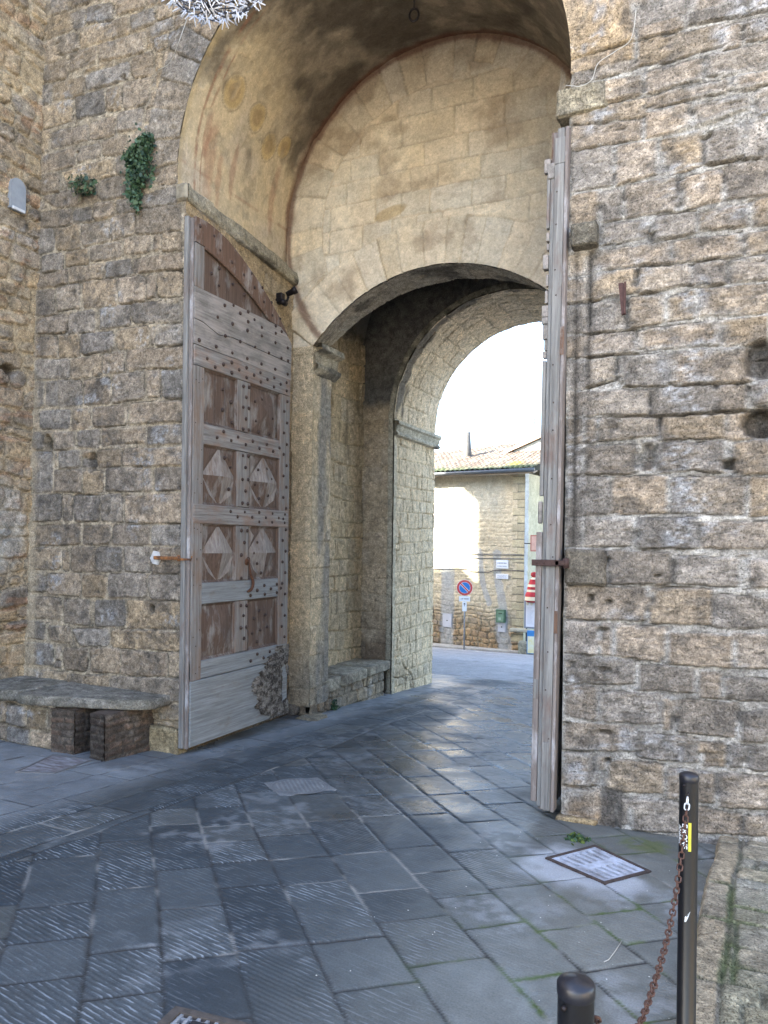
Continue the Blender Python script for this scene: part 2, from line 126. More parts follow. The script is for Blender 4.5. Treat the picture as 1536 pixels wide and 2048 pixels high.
def look_facade(u, v, edges, wmin, wmax, seed, relief=.012, mort='mort', joint=.006, open_j=.25, warp=.02, rnd=.03, blue=1., gold=.4, lich=1., bulge=.006, wig=.004, slope=0., mixed=0., rough=1., traced=None, crack=1.):
    a = ashlar(u, v, edges, wmin, wmax, seed, warp=warp, joint=joint, rnd=rnd, wig=wig, slope=slope)
    if traced is not None:
        f_ = ashlar(u, v, courses(-2, 14, .13, .19, seed), .16, .34, seed + 4, warp=.02, joint=joint, rnd=rnd, wig=wig)
        b = laid(u, v, traced[0], seed + 9, joint=joint, rnd=rnd, wig=wig, fill=f_); m = traced[1]
        a = dict(d=np.where(m, b['d'], a['d']), r=[np.where(m, b['r'][i], a['r'][i]) for i in range(6)], du=np.where(m, b['du'], a['du']), dv=np.where(m, b['dv'], a['dv']), hw=np.where(m, b['hw'], a['hw']))
    d, r = a['d'], a['r']; du, dv = a['du'], a['dv']; hw = a['hw']
    if mixed:
        # areas relaid with other course heights
        e = np.asarray(edges, float); e2 = np.sort(np.concatenate([(e[:-1] + e[1:]) / 2, e[::2] * 1.0]))
        e2 = e2[np.concatenate([[True], np.diff(e2) > .09])]
        b = ashlar(u, v, e2, wmin * .55, wmax * .75, seed + 500, warp=warp * 1.3, joint=joint, rnd=rnd * 1.2, wig=wig, slope=slope)
        q = vn(u * 1.15 + 9, v * 1.3 + 2, seed + 501) + .35 * vn(u * 3, v * 3, seed + 502); m = q > (.62 - mixed)
        sep = np.abs(q - (.62 - mixed)) * .35 - .004
        d = np.minimum(np.where(m, b['d'], d), sep); r = [np.where(m, b['r'][i], r[i]) for i in range(6)]
        du = np.where(m, b['du'], du); dv = np.where(m, b['dv'], dv); hw = np.where(m, b['hw'], hw)
    face = ss(-.003, .009, d)
    n = fbm(u * 7, v * 7, seed + 5, 5, .55); nf = vn(u * 60, v * 60, seed + 6)
    nr = 1 - 2 * np.abs(fbm(u * 11 + .4 * n, v * 19, seed + 16, 4))           # ridged, bedded
    nr2 = fbm(u * 34, v * 46, seed + 17, 3)
    pit = ss(.30, .7, fbm(u * 30, v * 34, seed + 77, 2))
    rg = rough * (.35 + 1.0 * r[3])
    h = face * (relief * (.3 + 1.1 * r[0]) + bulge * (1 - np.clip(np.abs(du) / hw, 0, 1) ** 4) * (.3 + r[1])
                + (r[1] - .5) * .05 * du + (r[2] - .5) * .09 * dv) + .006 * n * rg * (.3 + face) + (.0045 * nr + .004 * nr2) * face * rg + .0018 * nf * rough - .008 * pit * face * rough
    oj = ss(1 - open_j - .08, 1 - open_j + .10, .5 + .5 * fbm(u * 2.1 + 5, v * 2.7, seed + 8, 3) + .28 * (r[0] - .5))
    gv = ss(-.016, -.006, d) * (1 - ss(-.003, .0025, d)); h = h - gv * .030 * oj
    t = ss(.15, .85, r[1])[..., None]
    c = PAL['grey'] * (1 - t) + PAL['tan'] * t
    c = mix(c, PAL['gold'], np.clip((r[2] - (1 - gold)) / .3, 0, 1) * .75)
    c = mix(c, PAL['blue'] * .7, np.clip((r[0] - .8) / .2, 0, 1) * .35 * blue)
    c = c * (.74 + .46 * r[4])[..., None] * (1 + .30 * n)[..., None]
    c = mix(c, PAL['gold'], .40 * ss(.1, .6, fbm(u * 3.3 + 8, v * 3.1, seed + 21, 3)) * gold)
    c = lichen(c, u, v, seed + 60, lich, blue)
    grime = ss(.25, -.55, nr + .9 * nr2) * rough; c = mix(c, PAL['dark'], .34 * grime * min(1, lich + .2))
    c = mix(c, PAL['dark'] * .8, .6 * pit * face * rough * .8)
    mc = PAL[mort] * (.85 + .3 * vn(u * 5, v * 5, seed + 90))[..., None] * (1 + .15 * nf)[..., None]
    mc = lichen(mc, u, v, seed + 66, .3 * lich, .3 * blue)
    mm = (1 - ss(-.001, .005, d)) * (1 - .9 * oj * gv)
    sm = ss(.25, .5, fbm(u * 1.3 + 70, v * 1.6, seed + 41, 4)) * (1 - ss(.0, .05, d + .02 * n)) * .8
    mk = np.clip(mm + sm, 0, 1)
    c = mix(c, mc, mk)
    h = h + sm * .006
    c = mix(c, PAL['dark'] * .6, gv * oj * .7)
    ck = (1 - ss(.0015, .0055, np.abs(d + .001))) * ss(-.35, .05, fbm(u * 5 + 2, v * 5, seed + 120, 3)) * crack; c = mix(c, PAL['dark'] * .7, .8 * ck); h = h - .010 * ck
    return h, np.clip(c, .01, 1)
def look_plain(u, v, seed, col, amp=.003, stain=.4):
    n = fbm(u * 3, v * 3, seed, 5); nf = fbm(u * 25, v * 25, seed + 3, 3)
    c = col * (1 + .18 * n + .08 * nf)[..., None]
    c = mix(c, PAL['dark'], stain * ss(.15, .6, fbm(u * 1.7, v * .8, seed + 8, 4)))
    return amp * n + .001 * nf, np.clip(c, .01, 1)

# ------------------------------------------------------------------ materials
def nmat(name):
    m = bpy.data.materials.new(name); m.use_nodes = True
    b = m.node_tree.nodes['Principled BSDF']; return m, m.node_tree, b
def stone_mat(name, rough=.92, spk=.28, bump=.5, bs=70, spec=.25, dist=.006, grain=.6):
    m, t, b = nmat(name); N = t.nodes; L = t.links
    at = N.new('ShaderNodeAttribute'); at.attribute_name = 'Col'
    tc = N.new('ShaderNodeTexCoord')
    def noise(sc, det, ro, dis=0):
        n = N.new('ShaderNodeTexNoise'); n.inputs['Scale'].default_value = sc; n.inputs['Detail'].default_value = det; n.inputs['Roughness'].default_value = ro; n.inputs['Distortion'].default_value = dis
        L.new(tc.outputs['Object'], n.inputs['Vector']); return n.outputs[0]
    def rng(x, a, b_, c, d):
        q = N.new('ShaderNodeMapRange'); q.inputs[1].default_value = a; q.inputs[2].default_value = b_; q.inputs[3].default_value = c; q.inputs[4].default_value = d
        L.new(x, q.inputs[0]); return q.outputs[0]
    def mul(x, y, op='MULTIPLY'):
        q = N.new('ShaderNodeMath'); q.operation = op
        for i, z in enumerate((x, y)):
            if isinstance(z, (int, float)): q.inputs[i].default_value = z
            else: L.new(z, q.inputs[i])
        return q.outputs[0]
    n1 = noise(bs, 7, .75); n2 = noise(bs * .22, 6, .7, .4); n3 = noise(bs * 2.1, 4, .7)
    k = mul(rng(n1, .3, .7, 1 - spk, 1 + spk), rng(n2, .34, .66, 1 - spk * .8, 1 + spk * .6))
    k = mul(k, rng(n3, .36, .46, 1 - grain * .75, 1))
    k = mul(k, rng(n1, .60, .68, 1, 1 + grain * .5))
    vm = N.new('ShaderNodeVectorMath'); vm.operation = 'SCALE'
    L.new(at.outputs['Color'], vm.inputs[0]); L.new(k, vm.inputs['Scale'])
    L.new(vm.outputs[0], b.inputs['Base Color'])
    bp = N.new('ShaderNodeBump'); bp.inputs['Strength'].default_value = bump; bp.inputs['Distance'].default_value = dist
    L.new(mul(mul(n1, mul(n2, 2.2), 'ADD'), rng(n3, .36, .46, -.5, 0), 'ADD'), bp.inputs['Height']); L.new(bp.outputs[0], b.inputs['Normal'])
    b.inputs['Roughness'].default_value = rough; b.inputs['Specular IOR Level'].default_value = spec
    return m
M = {}
M['stone'] = stone_mat('weathered_sandstone', bump=1.0, spk=.52, dist=.010, bs=58, grain=.85)
M['plaster'] = stone_mat('old_plaster', bump=.5, spk=.2, bs=45, grain=.3)
M['far'] = stone_mat('far_stone', bump=.6, bs=20, spk=.2, dist=.02, grain=.4)
M['moss'] = stone_mat('moss', bump=.9, bs=160, spk=.5)
def paving_mat():
    m, t, b = nmat('paving_stone'); N = t.nodes; L = t.links
    at = N.new('ShaderNodeAttribute'); at.attribute_name = 'Col'
    gr = N.new('ShaderNodeAttribute'); gr.attribute_name = 'Groove'
    tc = N.new('ShaderNodeTexCoord')
    mp = N.new('ShaderNodeMapping'); mp.inputs['Rotation'].default_value = (0, 0, math.radians(10))
    L.new(tc.outputs['Object'], mp.inputs[0])
    wv = N.new('ShaderNodeTexWave'); wv.wave_type = 'BANDS'; wv.bands_direction = 'Y'; wv.inputs['Scale'].default_value = 12.5
    wv.inputs['Distortion'].default_value = 1.7; wv.inputs['Detail'].default_value = 3; wv.inputs['Detail Scale'].default_value = 1.6
    L.new(mp.outputs[0], wv.inputs['Vector'])
    # broken-up streaks
    mp2 = N.new('ShaderNodeMapping'); mp2.inputs['Rotation'].default_value = (0, 0, math.radians(10)); mp2.inputs['Scale'].default_value = (7, 34, 1)
    L.new(tc.outputs['Object'], mp2.inputs[0])
    n2 = N.new('ShaderNodeTexNoise'); n2.inputs['Scale'].default_value = 1.4; n2.inputs['Detail'].default_value = 4
    L.new(mp2.outputs[0], n2.inputs['Vector'])
    nb = N.new('ShaderNodeTexNoise'); nb.inputs['Scale'].default_value = 3.2; nb.inputs['Detail'].default_value = 5
    L.new(tc.outputs['Object'], nb.inputs['Vector'])
    nf = N.new('ShaderNodeTexNoise'); nf.inputs['Scale'].default_value = 120; nf.inputs['Detail'].default_value = 5; nf.inputs['Roughness'].default_value = .7
    L.new(tc.outputs['Object'], nf.inputs['Vector'])
    def math_(op, a, bb, cl=False):
        q = N.new('ShaderNodeMath'); q.operation = op; q.use_clamp = cl
        for i, z in enumerate((a, bb)):
            if z is None: continue
            if isinstance(z, (int, float)): q.inputs[i].default_value = z
            else: L.new(z, q.inputs[i])
        return q.outputs[0]
    def rng(x, a, b_, c=0, d=1):
        q = N.new('ShaderNodeMapRange'); q.inputs[1].default_value = a; q.inputs[2].default_value = b_; q.inputs[3].default_value = c; q.inputs[4].default_value = d
        L.new(x, q.inputs[0]); return q.outputs[0]
    ridge = rng(wv.outputs[0], .70, .95)
    brk = rng(n2.outputs[0], .45, .57)
    ar = rng(nb.outputs[0], .36, .56)
    msk = math_('MULTIPLY', math_('MULTIPLY', ridge, brk), math_('MULTIPLY', ar, gr.outputs['Fac']))
    fine = rng(nf.outputs[0], .3, .7, .72, 1.28)
    vm = N.new('ShaderNodeVectorMath'); vm.operation = 'SCALE'; L.new(at.outputs['Color'], vm.inputs[0]); L.new(fine, vm.inputs['Scale'])
    mx = N.new('ShaderNodeMix'); mx.data_type = 'RGBA'; L.new(math_('MULTIPLY', msk, .75), mx.inputs['Factor'])
    L.new(vm.outputs[0], mx.inputs['A']); mx.inputs['B'].default_value = (.31, .345, .38, 1)
    L.new(mx.outputs['Result'], b.inputs['Base Color'])
    hgt = math_('ADD', math_('MULTIPLY', math_('MULTIPLY', wv.outputs[0], gr.outputs['Fac']), 1.0), math_('MULTIPLY', nf.outputs[0], .35))
    bp = N.new('ShaderNodeBump'); bp.inputs['Strength'].default_value = .5; bp.inputs['Distance'].default_value = .004
    L.new(hgt, bp.inputs['Height']); L.new(bp.outputs[0], b.inputs['Normal'])
    wt = N.new('ShaderNodeAttribute'); wt.attribute_name = 'Wet'
    L.new(math_('SUBTRACT', rng(nb.outputs[0], .35, .65, .55, .75), math_('MULTIPLY', wt.outputs['Fac'], .36)), b.inputs['Roughness'])
    b.inputs['Specular IOR Level'].default_value = .32
    return m
M['paving'] = paving_mat()
def plain(name, col, rough=.6, metal=0., spec=.4, nscale=0, namt=.2, bump=0., col2=None, stretch=(1, 1, 1), bdist=.003, det=5):
    m, t, b = nmat(name); N = t.nodes; L = t.links
    b.inputs['Base Color'].default_value = (*col, 1); b.inputs['Roughness'].default_value = rough
    b.inputs['Metallic'].default_value = metal; b.inputs['Specular IOR Level'].default_value = spec
    if nscale:
        tc = N.new('ShaderNodeTexCoord'); mp = N.new('ShaderNodeMapping'); mp.inputs['Scale'].default_value = stretch
        L.new(tc.outputs['Object'], mp.inputs[0])
        n = N.new('ShaderNodeTexNoise'); n.inputs['Scale'].default_value = nscale; n.inputs['Detail'].default_value = det; n.inputs['Roughness'].default_value = .65
        L.new(mp.outputs[0], n.inputs['Vector'])
        cr = N.new('ShaderNodeValToRGB'); cr.color_ramp.elements[0].position = .36; cr.color_ramp.elements[1].position = .64
        c2 = col2 or tuple(x * (1 - namt) for x in col)
        cr.color_ramp.elements[0].color = (*c2, 1); cr.color_ramp.elements[1].color = (*col, 1)
        L.new(n.outputs[0], cr.inputs[0]); L.new(cr.outputs[0], b.inputs['Base Color'])
        if bump:
            bp = N.new('ShaderNodeBump'); bp.inputs['Strength'].default_value = bump; bp.inputs['Distance'].default_value = bdist
            L.new(n.outputs[0], bp.inputs['Height']); L.new(bp.outputs[0], b.inputs['Normal'])
    return m
def wood(name, c1, c2, c3, axis, seed=0, rough=.85, patch=2.2, lo=.42, hi=.58):
    """c1/c2 grain colours, c3 patch colour; grain runs along axis (0,1,2)"""
    m, t, b = nmat(name); N = t.nodes; L = t.links
    tc = N.new('ShaderNodeTexCoord'); mp = N.new('ShaderNodeMapping')
    s = [42, 42, 42]; s[axis] = 1.6; mp.inputs['Scale'].default_value = s; mp.inputs['Location'].default_value = (seed, seed * 2.1, seed * .7)
    L.new(tc.outputs['Object'], mp.inputs[0])
    n = N.new('ShaderNodeTexNoise'); n.inputs['Scale'].default_value = 1.0; n.inputs['Detail'].default_value = 8; n.inputs['Roughness'].default_value = .75; n.inputs['Distortion'].default_value = .35
    L.new(mp.outputs[0], n.inputs['Vector'])
    cr = N.new('ShaderNodeValToRGB'); cr.color_ramp.elements[0].position = .34; cr.color_ramp.elements[1].position = .66
    cr.color_ramp.elements[0].color = (*c1, 1); cr.color_ramp.elements[1].color = (*c2, 1)
    L.new(n.outputs[0], cr.inputs[0])
    mp2 = N.new('ShaderNodeMapping'); s2 = [3.2, 3.2, 3.2]; s2[axis] = 1.3; mp2.inputs['Scale'].default_value = s2; mp2.inputs['Location'].default_value = (seed * 3.3, seed, 5)
    L.new(tc.outputs['Object'], mp2.inputs[0])
    p = N.new('ShaderNodeTexNoise'); p.inputs['Scale'].default_value = patch; p.inputs['Detail'].default_value = 7; p.inputs['Roughness'].default_value = .68
    L.new(mp2.outputs[0], p.inputs['Vector'])
    pr = N.new('ShaderNodeMapRange'); pr.inputs[1].default_value = lo; pr.inputs[2].default_value = hi
    L.new(p.outputs[0], pr.inputs[0])
    # patch colour also gets grain
    mg = N.new('ShaderNodeMapRange'); mg.inputs[1].default_value = .3; mg.inputs[2].default_value = .7; mg.inputs[3].default_value = .6; mg.inputs[4].default_value = 1.3
    L.new(n.outputs[0], mg.inputs[0])
    vs = N.new('ShaderNodeVectorMath'); vs.operation = 'SCALE'; vs.inputs[0].default_value = c3; L.new(mg.outputs[0], vs.inputs['Scale'])
    mx = N.new('ShaderNodeMix'); mx.data_type = 'RGBA'
    L.new(pr.outputs[0], mx.inputs['Factor']); L.new(cr.outputs[0], mx.inputs['A']); L.new(vs.outputs[0], mx.inputs['B'])
    L.new(mx.outputs['Result'], b.inputs['Base Color'])
    bp = N.new('ShaderNodeBump'); bp.inputs['Strength'].default_value = .75; bp.inputs['Distance'].default_value = .004
    L.new(n.outputs[0], bp.inputs['Height']); L.new(bp.outputs[0], b.inputs['Normal'])
    b.inputs['Roughness'].default_value = rough; b.inputs['Specular IOR Level'].default_value = .3
    return m
GW1, GW2 = (.10, .090, .082), (.27, .26, .25)
BR = (.15, .085, .055)
M['wood_v'] = wood('grey_wood_upright', GW1, GW2, (.19, .14, .11), 2, 1, lo=.46, hi=.64)
M['wood_h'] = wood('grey_wood_rail', GW1, (.29, .28, .27), (.21, .15, .12), 1, 4, lo=.46, hi=.62)
M['wood_top'] = wood('peeling_wood_board', (.10, .092, .085), (.24, .225, .21), (.275, .25, .232), 1, 9, lo=.42, hi=.55)
M['wood_brown'] = wood('red_brown_wood', (.075, .045, .032), (.165, .10, .07), (.26, .235, .22), 2, 14, lo=.5, hi=.64)
M['wood_panel'] = wood('brown_panel_wood', (.055, .036, .028), (.14, .095, .072), (.22, .205, .19), 2, 21, lo=.50, hi=.66)
M['wood_pale'] = wood('pale_panel_wood', (.13, .11, .098), (.30, .272, .25), (.16, .115, .09), 2, 26, lo=.52, hi=.66)
M['wood_blue'] = wood('bluegrey_wood_board', (.12, .128, .135), (.27, .29, .30), (.17, .15, .135), 1, 30, lo=.55, hi=.72)
M['wood_edge'] = wood('silver_wood_edge', (.10, .098, .095), (.26, .258, .25), (.15, .115, .10), 2, 40, lo=.52, hi=.7)
M['wood_edge2'] = wood('dark_wood_edge', (.10, .085, .08), (.23, .20, .185), (.35, .34, .35), 2, 47, lo=.5, hi=.66)
M['rust'] = plain('rusty_iron', (.12, .055, .032), .8, .25, .3, 60, .5, .5)
M['rust_bright'] = plain('orange_rusty_iron', (.34, .15, .055), .85, .1, .3, 25, .5, .5, col2=(.05, .03, .025))
M['stud'] = plain('iron_stud', (.075, .05, .042), .6, .5, .4, 80, .5, .3)
M['iron'] = plain('dark_iron', (.025, .02, .022), .5, .6, .5, 50, .4, .2)
M['black_paint'] = plain('black_paint', (.0045, .005, .0075), .36, 0, .5, 90, .35, .08)
M['void'] = plain('dark_cavity', (.012, .010, .009), .95, 0, .1)
M['brick'] = None

# ------------------------------------------------------------------ mesh helpers
def tag(o, label=None, cat=None, group=None, kind=None):
    if label: o['label'] = label
    if cat: o['category'] = cat
    if group: o['group'] = group
    if kind: o['kind'] = kind
    return o
def empty(name, loc=(0, 0, 0), label=None, cat=None, group=None):
    o = bpy.data.objects.new(name, None); COL.objects.link(o); o.location = loc; o.empty_display_size = .2
    return tag(o, label, cat, group)
def link(name, me, mat, parent=None, off=(0, 0, 0)):
    o = bpy.data.objects.new(name, me); COL.objects.link(o)
    if isinstance(mat, (list, tuple)):
        for q in mat: me.materials.append(q)
    elif mat: me.materials.append(mat)
    if parent:
        o.parent = parent
        base = Vector(parent.location); p = parent
        while p.parent: p = p.parent; base = base + Vector(p.location)
        if getattr(parent, 'type', '') == 'EMPTY' and not local_mode[0]:
            o.location = -Vector(parent.location)
    return o
local_mode = [False]
def grid(name, P, mat, parent=None, col=None, groove=None, wet=None, smooth=True, flip=False, keep=None):
    """P (ny,nx,3) points -> one mesh sheet; col (ny,nx,3); keep (ny,nx) bool drops faces"""
    ny, nx = P.shape[:2]
    idx = np.arange(ny * nx).reshape(ny, nx)
    a = idx[:-1, :-1].ravel(); b = idx[:-1, 1:].ravel(); c = idx[1:, 1:].ravel(); d = idx[1:, :-1].ravel()
    q = np.stack([a, b, c, d] if not flip else [a, d, c, b], 1)
    if keep is not None:
        k = (keep[:-1, :-1] & keep[1:, :-1] & keep[:-1, 1:] & keep[1:, 1:]).ravel(); q = q[k]
    me = bpy.data.meshes.new(name)
    me.vertices.add(ny * nx); me.vertices.foreach_set('co', P.reshape(-1).astype(np.float32))
    nq = len(q); me.loops.add(nq * 4); me.loops.foreach_set('vertex_index', q.ravel().astype(np.int32))
    me.polygons.add(nq); me.polygons.foreach_set('loop_start', (np.arange(nq) * 4).astype(np.int32))
    me.update(calc_edges=True)
    me.polygons.foreach_set('use_smooth', np.full(nq, smooth))
    if col is not None:
        at = me.color_attributes.new('Col', 'FLOAT_COLOR', 'POINT')
        cc = np.ones((ny * nx, 4), np.float32); cc[:, :3] = col.reshape(-1, 3); at.data.foreach_set('color', cc.ravel())
    if groove is not None:
        g = me.attributes.new('Groove', 'FLOAT', 'POINT'); g.data.foreach_set('value', groove.ravel().astype(np.float32))
    if wet is not None:
        g = me.attributes.new('Wet', 'FLOAT', 'POINT'); g.data.foreach_set('value', wet.ravel().astype(np.float32))
    me.validate()
    return link(name, me, mat, parent)
def axis(*segs):
    """segs: (a,b,step) consecutive"""
    out = []
    for a, b, s in segs:
        n = max(1, int(round((b - a) / s))); out.append(np.linspace(a, b, n, endpoint=False))
    out.append(np.array([segs[-1][1]])); return np.concatenate(out)
class MB:
    def __init__(s): s.v = []; s.f = []; s.mi = []; s.sm = []
    def add(s, vs, fs, mi=0, sm=False):
        o = len(s.v); s.v += [tuple(x) for x in vs]; s.f += [tuple(i + o for i in f) for f in fs]; s.mi += [mi] * len(fs); s.sm += [sm] * len(fs)
        return s
    def box(s, x0, x1, y0, y1, z0, z1, mi=0, b=0.):
        if b <= 0:
            vs = [(x, y, z) for z in (z0, z1) for y in (y0, y1) for x in (x0, x1)]
            return s.add(vs, [(0, 2, 3, 1), (4, 5, 7, 6), (0, 1, 5, 4), (2, 6, 7, 3), (0, 4, 6, 2), (1, 3, 7, 5)], mi)
        # bevelled box
        bm_v = []; X = (x0, x1); Y = (y0, y1); Z = (z0, z1); idx = {}
        for i in (0, 1):
            for j in (0, 1):
                for k in (0, 1):
                    sx, sy, sz = (1 - 2 * i), (1 - 2 * j), (1 - 2 * k)
                    for a in range(3):
                        p = [X[i] + sx * b, Y[j] + sy * b, Z[k] + sz * b]
                        p[a] = (X[i], Y[j], Z[k])[a]; idx[(i, j, k, a)] = len(bm_v); bm_v.append(p)
        fs = []
        I = lambda i, j, k, a: idx[(i, j, k, a)]
        for i in (0, 1): fs.append((I(i, 0, 0, 0), I(i, 1, 0, 0), I(i, 1, 1, 0), I(i, 0, 1, 0)))
        for j in (0, 1): fs.append((I(0, j, 0, 1), I(1, j, 0, 1), I(1, j, 1, 1), I(0, j, 1, 1)))
        for k in (0, 1): fs.append((I(0, 0, k, 2), I(1, 0, k, 2), I(1, 1, k, 2), I(0, 1, k, 2)))
        for i in (0, 1):
            for j in (0, 1): fs.append((I(i, j, 0, 0), I(i, j, 1, 0), I(i, j, 1, 1), I(i, j, 0, 1)))
        for i in (0, 1):
            for k in (0, 1): fs.append((I(i, 0, k, 0), I(i, 1, k, 0), I(i, 1, k, 2), I(i, 0, k, 2)))
        for j in (0, 1):
            for k in (0, 1): fs.append((I(0, j, k, 1), I(1, j, k, 1), I(1, j, k, 2), I(0, j, k, 2)))
        for i in (0, 1):
            for j in (0, 1):
                for k in (0, 1): fs.append((I(i, j, k, 0), I(i, j, k, 1), I(i, j, k, 2)))
        return s.add(bm_v, fs, mi)
    def tube(s, pts, r, n=8, mi=0, caps=True, closed=False):
        pts = [Vector(p) for p in pts]; m = len(pts); rr = r if isinstance(r, (list, tuple)) else [r] * m
        vs = []; up = None
        for i, p in enumerate(pts):
            if closed: t = (pts[(i + 1) % m] - pts[i - 1]).normalized()
            else: t = (pts[min(i + 1, m - 1)] - pts[max(i - 1, 0)]).normalized()
            if up is None: up = Vector((0, 0, 1)) if abs(t.z) < .9 else Vector((1, 0, 0))
            a = t.cross(up).normalized(); b = a.cross(t).normalized(); up = b
            for k in range(n):
                an = 2 * math.pi * k / n; vs.append(p + (a * math.cos(an) + b * math.sin(an)) * rr[i])
        fs = []
        for i in range(m if closed else m - 1):
            j = (i + 1) % m
            for k in range(n): fs.append((i * n + k, i * n + (k + 1) % n, j * n + (k + 1) % n, j * n + k))
        if caps and not closed: fs += [tuple(range(n - 1, -1, -1)), tuple((m - 1) * n + k for k in range(n))]
        return s.add(vs, fs, mi, True)
    def lathe(s, prof, c=(0, 0, 0), n=24, mi=0, ax=2, sm=True):
        vs = []; m = len(prof)
        for r, z in prof:
            for k in range(n):
                an = 2 * math.pi * k / n; p = [r * math.cos(an), r * math.sin(an), z]
                if ax == 0: p = [p[2], p[0], p[1]]
                if ax == 1: p = [p[0], p[2], p[1]]
                vs.append((p[0] + c[0], p[1] + c[1], p[2] + c[2]))
        fs = [(i * n + k, i * n + (k + 1) % n, (i + 1) * n + (k + 1) % n, (i + 1) * n + k) for i in range(m - 1) for k in range(n)]
        return s.add(vs, fs, mi, sm)
    def prism(s, poly, e, mi=0):
        """poly list of 3D points (planar), e extrusion vector"""
        n = len(poly); vs = [Vector(p) for p in poly] + [Vector(p) + Vector(e) for p in poly]
        return s.add(vs, [tuple(range(n - 1, -1, -1)), tuple(range(n, 2 * n))] + [(i, (i + 1) % n, n + (i + 1) % n, n + i) for i in range(n)], mi)
    def mesh(s, name):
        me = bpy.data.meshes.new(name); me.from_pydata(s.v, [], s.f)
        for p, mi, sm in zip(me.polygons, s.mi, s.sm): p.material_index = mi; p.use_smooth = sm
        import bmesh
        bm = bmesh.new(); bm.from_mesh(me); bmesh.ops.recalc_face_normals(bm, faces=bm.faces); bm.to_mesh(me); bm.free()
        return me
    def build(s, name, mat, parent=None):
        return link(name, s.mesh(name), mat, parent)

def gz(y):
    y = np.asarray(y, float)
    return np.where(y < 12.6, -.062 * y, -.781 - .1085 * (y - 12.6))
